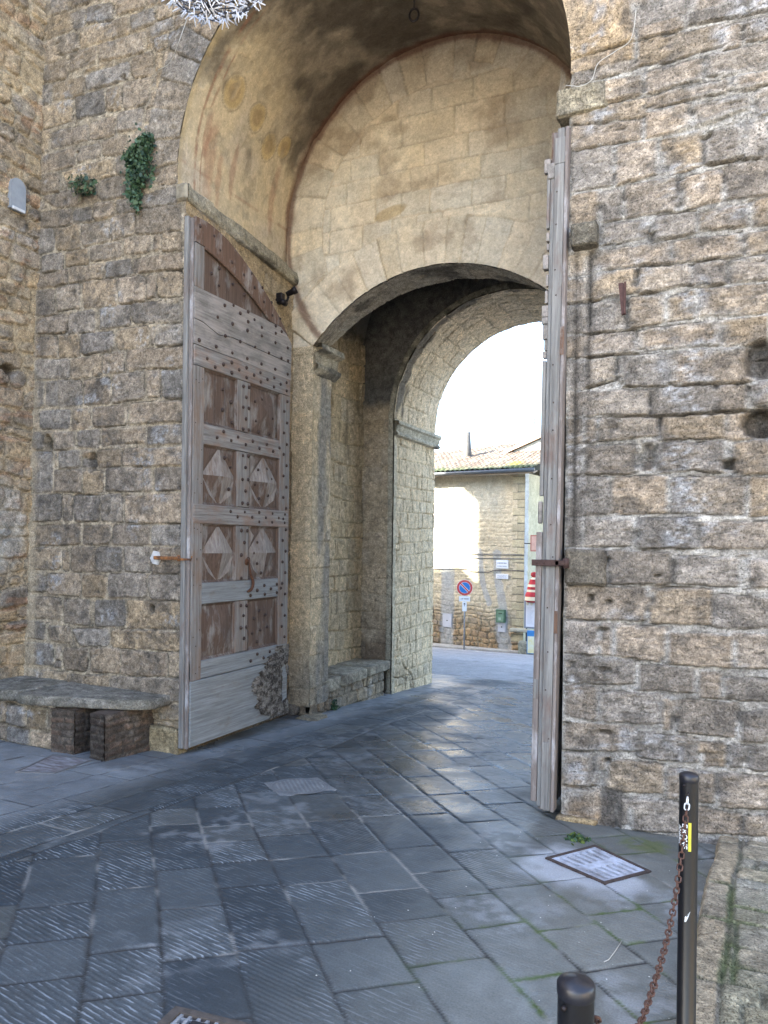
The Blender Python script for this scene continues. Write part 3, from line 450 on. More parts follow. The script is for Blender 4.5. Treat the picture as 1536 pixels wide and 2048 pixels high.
# ================================================================== GROUND
def slab_floor():
    X = axis((-7.2, -5.6, .03), (-5.6, .1, .0135), (.1, 4, .06)); Y = axis((-3, 1.2, .1), (1.2, 6.2, .0125), (6.2, 13.1, .024))
    U, V = np.meshgrid(X, Y)
    a = -.6969 * U + .7172 * V      # along the diagonal strips
    b = .7172 * U + .6969 * V       # across them
    rs = np.random.RandomState(3)
    be = [-.16]
    for s in (.30, .31, .33, .36, .38, .34, .33): be.append(be[-1] + s)
    while be[-1] < 13: be.append(be[-1] + .28 + .1 * rs.rand())
    while be[0] > -6: be.insert(0, be[0] - .28 - .08 * rs.rand())
    A = ashlar(a, b, be, .30, .78, 11, warp=.018, wf=.8, joint=.0035, rnd=.012, wig=.0015)
    # border strips that run along the passage, left of X = -3.62
    bl = -3.62 + .05 * vn(V * .5, V * 0, 5)
    e2 = list(np.arange(-3.62 - 12 * .33, -3.5, .33))
    B = ashlar(V, U - .06 * V + .3, [x + 0.0 for x in e2] + [-3.0, -2.6], .45, .95, 12, warp=.012, wf=.8, joint=.0035, rnd=.01, wig=.0015)
    left = (U < bl) & (V > 2.6)
    g = lambda k: np.where(left, B[k], A[k])
    d = np.minimum(g('d'), np.abs(U - bl) - .004 + (V <= 2.6) * 9)
    r = [np.where(left, B['r'][i], A['r'][i]) for i in range(6)]
    du, dvv = g('du'), g('dv')
    n = fbm(U * 1.6, V * 1.6, 91, 5); nf = fbm(U * 14, V * 14, 92, 4)
    face = ss(-.003, .010, d)
    h = face * (.0085 + .002 * (r[0] - .5) + (r[1] - .5) * .008 * du + (r[2] - .5) * .010 * dvv) + .0022 * nf + .003 * n
    c0 = C3(.038, .050, .062); c1 = C3(.088, .102, .112); c2 = C3(.135, .137, .125)
    c = mix(c0, c1, r[3]); c = mix(c, c2, np.clip((r[4] - .82) / .18, 0, 1) * .5)
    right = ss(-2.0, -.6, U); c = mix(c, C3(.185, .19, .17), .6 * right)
    edge_l = ss(-4.0, -4.45, U) * ss(2.5, 3.5, V); c = mix(c, C3(.27, .285, .30), .8 * edge_l * np.clip(.75 + .5 * n, 0, 1))
    wet = ss(.02, .45, fbm(U * .45 + 4, V * .8 + 2, 97, 3)); c = c * (1 - .35 * wet)[..., None]
    # lighter, dusty or worn patches with ragged outlines
    worn = ss(.1, .45, fbm(U * 2.2, V * 2.2, 93, 5) + .25 * (r[0] - .5))
    c = mix(c, C3(.24, .255, .27), .5 * worn * ss(-.2, .3, nf))
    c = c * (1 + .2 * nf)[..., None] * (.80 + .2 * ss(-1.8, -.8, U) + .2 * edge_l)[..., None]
    js = fbm(U * 3, V * 3, 95, 3)
    joint = 1 - ss(-.001, .005, d)
    jc = mix(C3(.030, .029, .028), C3(.24, .235, .22), ss(.12, .45, js))
    moss = ss(-1.5, -.55, U) * ss(5.6, 4.4, V) * ss(-.15, .25, fbm(U * 4 + 9, V * 4, 98, 3))
    jc = mix(jc, C3(.055, .085, .02), moss)
    c = mix(c, jc, joint)
    gm = (1 - ss(.0, .025, d)) * moss * ss(-.1, .3, fbm(U * 30, V * 30, 99, 2)); c = mix(c, C3(.06, .095, .022), gm * .8)
    h = h + moss * joint * .009 + ss(.0, .5, js) * joint * .006
    # round mossy patch and recess for the drains
    mp = 1 - ss(.1, .2, np.hypot((U + .515) / 1.15, V - 5.08) + .05 * nf); c = mix(c, C3(.085, .105, .035), .75 * mp * ss(-.3, .2, nf))
    h = h + .002 * mp * nf
    dust = 1 - ss(.26, .42, np.hypot((U + .80), (V - 4.42)) + .12 * fbm(U * 6, V * 6, 101, 3)); c = mix(c, C3(.42, .45, .50), .75 * dust * (1 - joint))
    groove = face * ss(.25, .7, r[5]) * (1 - .8 * edge_l) * (1 - .75 * right) * 1.0
    groove = np.clip(groove + face * .25 * (1 - right), 0, 1)
    Z = gz(V) + h - .0085
    for q4 in (((-1.027, 4.481), (-.799, 4.883), (-.428, 4.597), (-.640, 4.26)), ((-1.885, 2.185), (-1.36, 2.26), (-1.27, 1.66), (-1.80, 1.585))):
        ins = np.full(U.shape, 9.); cxy = np.mean(q4, 0)
        for i in range(4):
            a_ = np.array(q4[i]); e_ = np.array(q4[(i + 1) % 4]) - a_; L_ = math.hypot(*e_); s_ = ((U - a_[0]) * e_[1] - (V - a_[1]) * e_[0]) / L_; c_s = ((cxy[0] - a_[0]) * e_[1] - (cxy[1] - a_[1]) * e_[0]) / L_
            ins = np.minimum(ins, s_ * np.sign(c_s))
        Z = Z - .10 * ss(.012, .022, ins)
    P = np.stack([U, V, Z], -1)
    wetm = ss(-.0, .5, .8 * fbm(U * .9, V * .7 + 5, 120, 4) + .9 * np.exp(-((U + 2.3 + .08 * (V - 6)) / .75) ** 2) * ss(4.2, 5.5, V)) * (1 - .5 * worn)
    o = grid('paving', P, M['paving'], None, np.clip(c, .01, 1), groove, wetm); tag(o, kind='structure')
slab_floor()
# wide ground under everything
X = np.array([-400, -60, -20, -8, 4.5, 20, 60, 400.]); Y = np.array([-400, -60, -5, 0, 5, 12.4, 26, 60, 400.])
U, V = np.meshgrid(X, Y); Z = np.where(V < 12.6, -.062 * np.clip(V, -20, 12.6), gz(np.clip(V, 0, 30))) - .05
c = np.ones(U.shape + (3,)) * C3(.15, .15, .15)
tag(grid('ground', np.stack([U, V, Z], -1), plain('piazza_stone', (.42, .39, .33), .9, nscale=3), None, c), kind='structure')
# asphalt street beyond the gate
U, V = np.meshgrid(axis((-30, -14, .5), (-14, 0, .09), (0, 20, .5)), axis((12.9, 26.35, .09)))
n = fbm(U * .8, V * .5, 5, 4); nf = fbm(U * 5, V * 5, 6, 3)
c = C3(.30, .30, .31) * (1 + .12 * n + .1 * nf)[..., None]
crack = 1 - ss(.0, .03, np.abs(fbm(U * .6, V * .9, 14, 4))); c = mix(c, C3(.07, .07, .075), .5 * crack)
tag(grid('street', np.stack([U, V, gz(V) - .006 + .006 * n], -1), M['far'], None, c), kind='structure')
U, V = np.meshgrid(np.linspace(-25, 12, 60), np.array([24.55, 24.70]))
tag(grid('road_marking', np.stack([U, V, gz(V) + .012], -1), plain('road_paint', (.72, .72, .70), .7, nscale=9, namt=.25), None), kind='structure')
mb = MB(); mb.box(-25, 12, 25.95, 26.6, -2.6, -2.16, b=.02); tag(mb.build('pavement', plain('kerb_stone', (.42, .40, .36), .85, nscale=4, namt=.3)), kind='structure')
# raised side pavement of pale stone setts at the right
def side_pavement():
    X = axis((-.36, 1.6, .012), (1.6, 4, .1)); Y = axis((-1, 1.6, .1), (1.6, 5.36, .012))
    U, V = np.meshgrid(X, Y)
    x0 = -.345 + .045 * V + .012 * vn(V * 3, V * 0, 4)          # kerb edge
    rel = U - x0
    A = ashlar(rel - .16, V, courses(-2, 6, .13, .30, 8), .22, .5, 33, warp=.02, joint=.006, rnd=.02, wig=.003)
    K = ashlar(V, rel, [-.5, .158, 9], .5, .95, 34, warp=.006, joint=.005, rnd=.02)
    kerb = rel < .155
    d = np.minimum(np.where(kerb, K['d'], A['d']), np.abs(rel - .155) - .005); r = [np.where(kerb, K['r'][i], A['r'][i]) for i in range(6)]
    n = fbm(U * 3, V * 3, 44, 5); nf = fbm(U * 22, V * 22, 45, 3)
    face = ss(-.002, .012, d)
    h = face * (.013 + .005 * r[0]) + .004 * n + .002 * nf
    c = mix(C3(.40, .35, .255), C3(.30, .30, .265), r[1]); c = mix(c, C3(.38, .31, .21), kerb * .6)
    c = c * (1 + .22 * n + .15 * nf)[..., None]
    c = mix(c, C3(.12, .12, .10), .4 * ss(.1, .5, fbm(U * 8, V * 8, 49, 3)))
    ms = ss(-.25, .2, fbm(U * 2.6, V * 2.6, 46, 4))
    jc = mix(C3(.22, .20, .16), C3(.085, .115, .04), ms * .8)
    jm = 1 - ss(.0, .012 + .012 * ms, d + .006 * nf); c = mix(c, jc, jm)
    c = mix(c, C3(.15, .165, .08), .3 * ss(.0, .4, fbm(U * 1.9, V * 1.9, 47, 4)) * (1 - kerb))
    down = ss(.035, -.004, rel + .004 * nf)                        # rounded nosing that drops to the paving
    Z = gz(V) + .062 + h - .013 - .09 * down
    P = np.stack([np.maximum(U, x0 - .012), V, Z], -1)
    return grid('side_pavement', P, M['stone'], None, np.clip(c, .01, 1))
tag(side_pavement(), kind='structure')

# ================================================================== GATE BUILDING
Y0, Y1, Y2, Y3 = 5.354, 7.68, 10.07, 11.70
FC = (-2.908, 5.06, 1.802); TC = (-3.10, 5.33, 1.92); IF = (-3.07, 2.75, 1.99); IB = (-3.05, 2.34, 2.376); FA = (-2.95, 3.50, 1.70)
gate = empty('city_gate', (-3, 8, 0), 'tall sandstone town gate with deep painted vault and open wooden leaves', 'gatehouse')
def ring(u, v, h, c, cen, r1, r2, seed, wmin=.2, wmax=.3, zlo=None, kw={}):
    """repaint a band of a wall as radial stones"""
    x = u - cen[0]; z = v - cen[1]; r = np.hypot(x, z); an = np.arctan2(x, z)
    m = (r < r2) if zlo is None else (r < r2) & (v > zlo)
    if not m.any(): return h, c
    hh, cc = look_facade(an * (r1 + r2) / 2, r, [r1 - .8, r2, r2 + 3], wmin, wmax, seed, **kw)
    return np.where(m, hh, h), np.where(m[..., None], cc, c)
def holes(u, v, h, c, lst, seed=0):
    wob = .012 * fbm(u * 18, v * 18, seed, 2)
    for (x, z, a, b, dep) in lst:
        q = np.hypot((u - x) / a, (v - z) / b) + wob / max(a, .02)
        k = 1 - ss(.75, 1.05, q); h = h - dep * k
        c = mix(c, PAL['dark'] * .45, .85 * k * min(1, dep / .09))  # shade inside the hole put into the colour, stronger where deeper
    return h, c
# ---- facade, left of the opening
def facade(side):
    zr = axis((-.6, 5.0, .0105), (5.0, 7.3, .0115), (7.3, 9.2, .25)) if side < 0 else axis((-.6, 5.25, .0085), (5.25, 7, .05), (7, 9.2, .25))
    arch = lambda z: FC[0] + side * np.sqrt(np.maximum(FC[2] ** 2 - np.maximum(z - FC[1], 0) ** 2, 0))
    xb = np.where(zr < 4.90, -4.605 if side < 0 else -1.115, arch(zr))
    if side < 0: s = axis((0, .25, .012), (.25, 1, .0055)); x0 = -6.95
    else: s = axis((0, .36, .0062), (.36, 1, .03)); x0 = 4.0
    if side < 0: Xg = x0 + (xb[:, None] - x0) * s[None, :]
    else: Xg = xb[:, None] + (x0 - xb[:, None]) * s[None, :]
    V = np.repeat(zr[:, None], len(s), 1); U = Xg
    if side < 0:
        e = [-.9, -.55, -.33, .02, .22, .39, .62, .80, .99, 1.17, 1.42, 1.58, 1.81, 2.06, 2.28, 2.46, 2.66, 2.89, 3.07, 3.31, 3.50, 3.73, 3.98, 4.17, 4.42, 4.66, 4.90, 5.13, 5.33, 5.56, 5.81, 6.03, 6.28, 6.5, 6.75, 7.0, 7.25]
        e += list(np.arange(7.5, 14, .25))
        h, c = look_facade(U, V, e, .2, .46, 101, relief=.010, mort='mort', joint=.008, open_j=.2, warp=.03, gold=.35, slope=-.012, bulge=.003, rough=1.0, traced=(LEFT_STONES, (V > .12) & (V < 7.05) & (U > -6.62))); c = mix(c, c.mean(-1, keepdims=True) * C3(1.0, .99, .96), .1) * .97
        k = dict(relief=.008, joint=.003, open_j=.1, warp=.008, gold=.2)
        h, c = ring(U, V, h, c, FC, 1.80, 2.22, 102, .22, .34, 5.05, k)
        # bottom stones: yellower, eroded
        er = ss(.35, -.2, V) * ss(-5.2, -4.8, U); h = h - .03 * er * ss(-.1, .5, fbm(U * 4, V * 14, 70, 4)); c = mix(c, C3(.36, .27, .15), .4 * er)
        # mortar-rich strip next to the tower
        stp = ss(-6.42, -6.58, U + .03 * V - .03 + .04 * vn(V * 5, V * 0, 8)); c = mix(c, PAL['mort'] * 1.0, .85 * stp); h = h * (1 - .6 * stp)
        c = mix(c, PAL['gold'] * 1.05, .30 * ss(3.6, 6.5, V) * ss(-.3, .3, fbm(U * 1.5, V * 1.5, 75, 3)))
        h, c = holes(U, V, h, c, [(-6.365, 2.60, .06, .10, .2), (-5.75, 2.40, .07, .10, .07), (-4.954, .987, .032, .04, .08), (-4.70, .62, .03, .02, .03), (-6.0, 5.5, .03, .02, .05), (-5.4, 6.1, .04, .02, .05)], 71)
        keep = None
    else:
        e = [-.9, -.50, -.29, -.02, .19, .40, .62, .83, 1.08, 1.345, 1.61, 1.83, 2.06, 2.32, 2.55, 2.73, 2.98, 3.17, 3.40, 3.62, 3.86, 4.08, 4.31, 4.55, 4.76, 4.94, 5.16, 5.4, 5.65, 5.9, 6.15, 6.4, 6.65, 6.9]
        e += list(np.arange(7.15, 14, .25))
        h, c = look_facade(U, V, e, .20, .52, 205, relief=.015, mort='mortg', joint=.0085, open_j=.30, warp=.045, rnd=.018, gold=.34, bulge=.002, wig=.007, blue=1.2, slope=.0, rough=1.2, traced=(RIGHT_STONES, (U < .19) & (V < 5.2))); c = mix(c, c.mean(-1, keepdims=True) * C3(1.0, .99, .96), .2) * .98
        k = dict(relief=.008, joint=.003, open_j=.1, warp=.01, gold=.5)
        h, c = ring(U, V, h, c, FC, 1.80, 2.24, 206, .22, .34, 5.0, k)
        # the flatter dressed strip beside the opening
        dr = ss(-.93, -1.0, U) * ss(5.0, 4.9, V) * ss(-.1, .1, V - .2); h = h * (1 - .55 * dr)
        # two incised lines and stains below the corbel
        band = ss(3.74, 3.70, V) * ss(1.60, 1.64, V)
        for x, wd in ((-1.045, .011), (-.965, .010), (-.935, .007)):
            k2 = (1 - ss(wd * .5, wd * 1.4, np.abs(U - x - .006 * (V - 2.6) * .5))) * band; h = h - .022 * k2; c = mix(c, PAL['dark'] * .4, .9 * k2)
        k3 = band * (1 - ss(.0, .10, np.abs(U + 1.0))) * ss(-.3, .4, vn(U * 60, V * 1.5, 8)); c = mix(c, PAL['dark'] * 1.2, .3 * k3)
        h, c = holes(U, V, h, c, [(-.822, 1.529, .022, .024, .07), (-.488, 1.428, .014, .014, .05), (-.928, 1.256, .024, .024, .07), (-.789, 1.234, .018, .016, .05), (-.851, 1.036, .026, .020, .05), (-1.052, .774, .024, .024, .04),
            (-.824, .761, .030, .026, .05), (-.812, .323, .018, .018, .05), (-1.078, .346, .02, .022, .05), (-.801, .123, .026, .02, .08), (.125, 2.84, .10, .13, .09), (.135, 2.43, .13, .10, .16), (-.555, 2.24, .075, .10, .05), (-.044, 2.17, .035, .04, .09), (-.2, 4.35, .03, .02, .06)], 207)
        # bottom: golden block and black slab
        gb = ss(-.31, -.27, V) * ss(.02, -.04, V) * ss(-.83, -.86, U); c = mix(c, C3(.33, .20, .08), .6 * gb * ss(-.4, .3, fbm(U * 4, V * 6, 88, 3)))
        bs = ss(-.36, -.33, V) * ss(-.04, -.08, V) * (1 - ss(.06, .075, np.abs(U + .765))); c = mix(c, C3(.07, .065, .06), .85 * bs); h = h * (1 - .6 * bs)
    P = np.stack([U, Y0 - h, V], -1)
    return grid('facade_wall', P, M['stone'], gate, c)
facade(-1); facade(1)
# ---- passage side wall with the left leaf in front of it
def side_sheet(name, p0, p1, z0, z1, step, look, sgn=1, parent=None, zf=None, mat=None):
    """upright sheet from plan point p0 to p1; displaced to the side given by sgn (+1 = towards +X)"""
    L = math.hypot(p1[0] - p0[0], p1[1] - p0[1]); s = np.linspace(0, 1, max(2, int(L / step))); z = np.linspace(z0, z1, max(2, int((z1 - z0) / step)))
    S, Z = np.meshgrid(s, z); h, c = look(S * L, Z)
    nx = (p1[1] - p0[1]) / L * sgn; ny = -(p1[0] - p0[0]) / L * sgn
    P = np.stack([p0[0] + (p1[0] - p0[0]) * S + nx * h, p0[1] + (p1[1] - p0[1]) * S + ny * h, Z], -1)
    return grid(name, P, mat or M['stone'], parent or gate, c)
def look_passage(u, v):
    h, c = look_facade(u, v, courses(-1, 8, .2, .3, 5), .25, .5, 301, relief=.006, joint=.004, open_j=.05, gold=.8, lich=.5, blue=.2)
    c = mix(c, C3(.60, .47, .29), .55); c = mix(c, C3(.07, .06, .05), .8 * ss(-.12, -.26, v)); k = ss(2.0, 2.3, u + .05 * fbm(v * 3, u, 3)); c = mix(c, C3(.12, .085, .05), .6 * k * ss(3.6, 2.6, v) * ss(-.5, .2, fbm(u * 8, v * 1.3, 6, 3)))  # lowest strip painted dark for the shaded gap under the leaf
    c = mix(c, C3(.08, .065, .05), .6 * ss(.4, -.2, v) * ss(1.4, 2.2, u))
    return h, c
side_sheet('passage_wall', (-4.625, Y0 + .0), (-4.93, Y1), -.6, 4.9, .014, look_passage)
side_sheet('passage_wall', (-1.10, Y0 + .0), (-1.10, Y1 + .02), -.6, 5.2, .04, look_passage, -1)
# ---- painted vault
def vault():
    a = np.linspace(0, math.pi, 330); t = axis((0, 1, .0075))
    leg = np.linspace(1, 0, 16)[:-1] * .32
    prof = []                     # (cos, sin, leg drop)
    for l in leg: prof.append((-1, 0, l))
    for q in a: prof.append((-math.cos(q), math.sin(q), 0))
    for l in leg[::-1]: prof.append((1, 0, l))
    pr = np.array(prof)
    T, I = np.meshgrid(t, np.arange(len(pr)))
    cs, sn, lg = pr[I, 0], pr[I, 1], pr[I, 2]
    cx = FC[0] + (TC[0] - FC[0]) * T; cz = FC[1] + (TC[1] - FC[1]) * T; R = FC[2] + (TC[2] - FC[2]) * T
    ang = np.concatenate([-leg, a * 1.85, np.full(len(leg), math.pi * 1.85) + leg[::-1]])[I]      # metres round the profile
    yy = Y0 + (Y1 - Y0) * T; u = ang; v = yy
    n = fbm(u * 1.6, v * 1.6, 401, 5); n2 = fbm(u * 6, v * 6, 402, 5); n3 = fbm(u * 24, v * 24, 403, 3)
    c = mix(C3(.62, .51, .34), C3(.54, .46, .35), ss(-.3, .3, n))
    c = mix(c, C3(.47, .40, .28), ss(.05, .4, n2) * .5)
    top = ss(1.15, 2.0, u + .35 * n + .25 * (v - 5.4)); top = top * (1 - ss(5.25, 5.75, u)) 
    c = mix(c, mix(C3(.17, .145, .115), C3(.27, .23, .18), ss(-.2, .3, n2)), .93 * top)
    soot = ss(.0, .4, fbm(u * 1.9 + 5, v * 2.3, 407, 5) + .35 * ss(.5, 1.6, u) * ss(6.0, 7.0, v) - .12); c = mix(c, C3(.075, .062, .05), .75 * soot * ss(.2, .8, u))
    # faded painting: plain ochre discs, red drapery patches, framing bands
    for (uu, vv, ra) in ((1.0, 5.95, .17), (.95, 6.45, .15), (.8, 6.85, .15), (.9, 7.15, .13)):
        q = np.hypot((u - uu), (v - vv)) / ra + .12 * n2
        c = mix(c, C3(.46, .32, .12), .6 * (1 - ss(.8, 1.0, q))); c = mix(c, C3(.12, .09, .06), .5 * (1 - ss(.0, .1, np.abs(q - 1.02))))
        c = mix(c, C3(.30, .21, .12), .5 * (1 - ss(.45, .6, q)))
    for (uu, vv, a1, b1) in ((.25, 5.85, .38, .10), (.5, 5.75, .25, .05), (.35, 6.3, .35, .05), (.3, 7.2, .5, .07), (.1, 6.05, .3, .05)):
        q = np.hypot((u - uu) / a1, (v - vv) / b1) + .9 * n2; c = mix(c, C3(.30, .11, .07), .38 * (1 - ss(.5, 1.2, q)))
    for vv, wd in ((5.62, .022), (5.72, .01)):
        k = (1 - ss(wd * .6, wd * 1.2, np.abs(v - vv - .02 * n))) * ss(-.35, .1, n2) * (1 - top * .7); c = mix(c, C3(.26, .10, .06), .65 * k)
    for uu in (.12,):
        k = (1 - ss(.01, .025, np.abs(u - uu))) * ss(-.2, .2, n2); c = mix(c, C3(.28, .13, .08), .4 * k)
    eb = ss(.13, .03, np.abs(v - Y1) + .05 * n2); c = mix(c, C3(.17, .07, .045), .75 * eb)
    front = ss(5.46, 5.38, v + .02 * n2); c = mix(c, C3(.46, .35, .18), .6 * front * (1 - ss(1.6, 2.6, u)))
    flake = ss(.22, .3, fbm(u * 4.2, v * 4.2, 411, 5)); h = .006 * n + .005 * n2 + .0015 * n3 - .006 * flake
    c = mix(c, C3(.34, .29, .21), .45 * flake * (1 - .8 * top)); c = c * (1 + .14 * n3)[..., None]
    R = R - h
    P = np.stack([cx + R * cs, yy, cz + R * sn - lg], -1)
    return grid('vault', P, M['plaster'], gate, np.clip(c, .01, 1))
vault()
# ---- lunette wall over the inner arch
def over_arch(name, Y, xs, zlow, ztop, look, step=.012, sgn=-1, mat=None):
    X = axis((xs[0], xs[1], step)); zl = zlow(X); zt = ztop(X); n = int(max(zt - zl) / step); t = np.linspace(0, 1, n)
    U = np.repeat(X[None, :], n, 0); V = zl[None, :] + (zt - zl)[None, :] * t[:, None]
    h, c = look(U, V)
    return grid(name, np.stack([U, Y + sgn * h, V], -1), mat or M['stone'], gate, c)
def circ(cen, X, out): 
    q = cen[2] ** 2 - (X - cen[0]) ** 2; return np.where(q > 0, cen[1] + np.sqrt(np.maximum(q, 0)), out)
def look_lunette(u, v):
    k = dict(relief=.008, joint=.005, open_j=.12, warp=.035, gold=.45, lich=.3, blue=.3, mort='brown', bulge=.003, rnd=.02, rough=.7)
    h, c = look_facade(u, v, courses(3.4, 8, .24, .34, 15), .3, .62, 501, **k)
    x = u - TC[0]; z = v - TC[1]; r = np.hypot(x, z); an = np.arctan2(x, z)
    hh, cc = look_facade(an * 1.7, r, [.5, 1.42 + 0, 2.6], .22, .42, 503, **k)
    m = (r > 1.42) & (an < .25) & (v > 4.2) | (r > 1.62); h = np.where(m, hh, h); c = np.where(m[..., None], cc, c)
    k['relief'] = .009; h, c = ring(u, v, h, c, IF, 1.99, 2.50, 504, .2, .34, None, k)
    edge = 1 - ss(.0, .012, np.abs(r - 1.42) + (an > .25) * 1 + (v < 4.2) * 1); c = mix(c, C3(.30, .19, .12), .6 * edge)
    r2 = np.hypot(u - IF[0], v - IF[1]); e2 = 1 - ss(.0, .012, np.abs(r2 - 2.50)); c = mix(c, C3(.30, .22, .14), .35 * e2)
    base = mix(C3(.78, .69, .52), C3(.72, .59, .40), ss(-.2, .4, fbm(u * 1.3, v * 1.3, 505, 4)))
    c = mix(c * 1.3, base, .50)
    n2 = fbm(u * 5, v * 5, 506, 5); c = c * (1 + .16 * n2)[..., None]
    c = mix(c, C3(.24, .165, .10), .5 * ss(.12, .5, fbm(u * 2.2, v * 3.0, 507, 5) + .45 * ss(1.25, 1.9, r) * ss(5.6, 6.4, v)))
    c = mix(c, C3(.18, .14, .10), .5 * ss(6.3, 7.2, v + .3 * n2))
    c = mix(c, C3(.33, .31, .27), .6 * ss(-2.6, -1.6, u + .3 * n2) * ss(6.8, 6.2, v))
    c = mix(c, C3(.13, .06, .04), .75 * ss(.07, .01, np.abs(r - 1.90) + .02 * n2))
    q = np.hypot((u + 3.62) / .22, (v - 5.42 - .15 * (u + 3.62)) / .075) + .2 * n2; c = mix(c, C3(.36, .24, .09), .6 * (1 - ss(.8, 1.1, q)))
    h = h + .005 * n2 + .006 * fbm(u * 1.5, v * 1.5, 508, 3)
    return h, np.clip(c, .01, 1)
over_arch('lunette_wall', Y1, (-5.06, -1.12), lambda X: circ(IF, X, 4.0) * 0 + np.where((X > -4.63) & (X < -1.51), circ(IF, X, 4.0), 4.0), lambda X: circ((TC[0], TC[1], TC[2] + .05), X, TC[1]) + .03, look_lunette, mat=M['plaster'])
# ---- inner arch jambs, soffit, imposts
def look_jamb(u, v):
    h, c = look_facade(u, v, courses(-.6, 6, .3, .48, 25), .5, .9, 511, relief=.002, joint=.0025, open_j=.08, warp=.008, gold=.3, lich=.55, blue=.3, mort='pale', rnd=.015, bulge=0, rough=.5)
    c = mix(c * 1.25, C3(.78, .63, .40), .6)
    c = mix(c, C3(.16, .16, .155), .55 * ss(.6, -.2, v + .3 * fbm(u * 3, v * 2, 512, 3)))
    return h, c
def look_jamb_side(u, v):
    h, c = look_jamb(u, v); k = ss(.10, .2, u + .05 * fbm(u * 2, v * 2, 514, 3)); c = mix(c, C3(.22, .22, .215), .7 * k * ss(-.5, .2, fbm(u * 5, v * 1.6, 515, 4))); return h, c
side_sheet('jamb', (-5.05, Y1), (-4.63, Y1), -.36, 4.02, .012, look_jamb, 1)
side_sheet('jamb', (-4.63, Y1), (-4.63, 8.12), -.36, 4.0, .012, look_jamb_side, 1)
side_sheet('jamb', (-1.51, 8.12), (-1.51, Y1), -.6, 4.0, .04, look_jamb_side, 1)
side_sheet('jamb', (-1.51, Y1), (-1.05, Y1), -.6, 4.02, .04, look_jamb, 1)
def look_base(u, v):
    h, c = look_facade(u, v, courses(-1, 1, .10, .19, 35), .12, .3, 521, relief=.03, joint=.008, open_j=.5, gold=.5, rnd=.05, bulge=.03, lich=.8); return h - .02, c * .8
side_sheet('jamb_footing', (-5.05, Y1), (-4.66, Y1), -.65, -.34, .012, look_base, 1)
side_sheet('jamb_footing', (-4.66, Y1), (-4.66, 8.14), -.7, -.34, .012, look_base, 1)
def soffit():
    s = np.linspace(0, 1, 330); t = np.linspace(0, 1, 46)
    T, S = np.meshgrid(t, s); xf = -4.63 + 3.12 * S
    zf = circ(IF, xf, 4.0); xb = -4.63 + 3.12 * S; zb = circ(IB, xb, 4.1)
    u = S * 3.7; v = T * .47
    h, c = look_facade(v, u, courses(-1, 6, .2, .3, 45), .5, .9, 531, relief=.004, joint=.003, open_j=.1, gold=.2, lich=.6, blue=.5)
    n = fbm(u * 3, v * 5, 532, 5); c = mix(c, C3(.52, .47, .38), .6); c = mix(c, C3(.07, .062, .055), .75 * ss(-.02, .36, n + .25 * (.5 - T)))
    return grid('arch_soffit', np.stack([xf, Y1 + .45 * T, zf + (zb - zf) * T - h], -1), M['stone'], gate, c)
soffit()
def moulding(name, prof, y0, y1, x, col, seed, sgn=1, curve=None):
    """prof: (out, z) polyline run along Y"""
    pts = []; 
    for i in range(len(prof) - 1):
        for q in np.linspace(0, 1, 7)[:-1]: pts.append((prof[i][0] + (prof[i + 1][0] - prof[i][0]) * q, prof[i][1] + (prof[i + 1][1] - prof[i][1]) * q))
    pts.append(prof[-1]); pts = np.array(pts); y = axis((y0, y1, .014))
    I, Yg = np.meshgrid(np.arange(len(pts)), y); o = pts[I, 0]; z = pts[I, 1]
    n = fbm(Yg * 7, z * 9, seed, 4); nf = fbm(Yg * 30, z * 30, seed + 1, 3)
    brk = ss(.2, .5, fbm(Yg * 2.5, z * 2, seed + 5, 3)); o = o - (.012 * np.abs(n) + .03 * brk) * (o > .03) + .003 * nf
    jn = 1 - ss(.0, .008, np.abs((Yg * 1.9) % 1 - .5)); o = o - .01 * jn * (o > .02)
    c = np.ones(o.shape + (3,)) * C3(*col) * (1 + .2 * n + .15 * nf)[..., None]; c = mix(c, C3(.09, .08, .07), .75 * ss(.02, .35, fbm(Yg * 3, z * 8, seed + 7, 4))); c = mix(c, PAL['dark'], .6 * jn)
    xx = x(Yg) if callable(x) else x
    m = grid(name, np.stack([xx + sgn * o, Yg + 0 * o, z + .002 * n], -1), M['stone'], gate, np.clip(c, .01, 1))
    return m
moulding('impost_moulding', [(0, 4.03), (.13, 4.02), (.14, 3.95), (.05, 3.92), (.035, 3.80), (.09, 3.77), (.08, 3.73), (0, 3.66)], Y1 - .02, 8.22, -4.63, (.46, .41, .31), 541)
moulding('vault_cornice', [(-.05, 4.93), (.075, 4.915), (.085, 4.80), (.07, 4.765), (-.03, 4.755)], Y0 + .0, Y1 + .0, lambda y: -4.655 - .125 * (y - Y0) * .95, (.40, .36, .27), 551)
mb = MB(); mb.box(-4.72, -4.585, Y0 - .03, Y0 + .02, 4.765, 4.925, b=.02); c_ = mb.build('vault_cornice', plain('cornice_stone', (.29, .255, .19), .95, nscale=14, namt=.45, bump=.8, bdist=.01), gate)
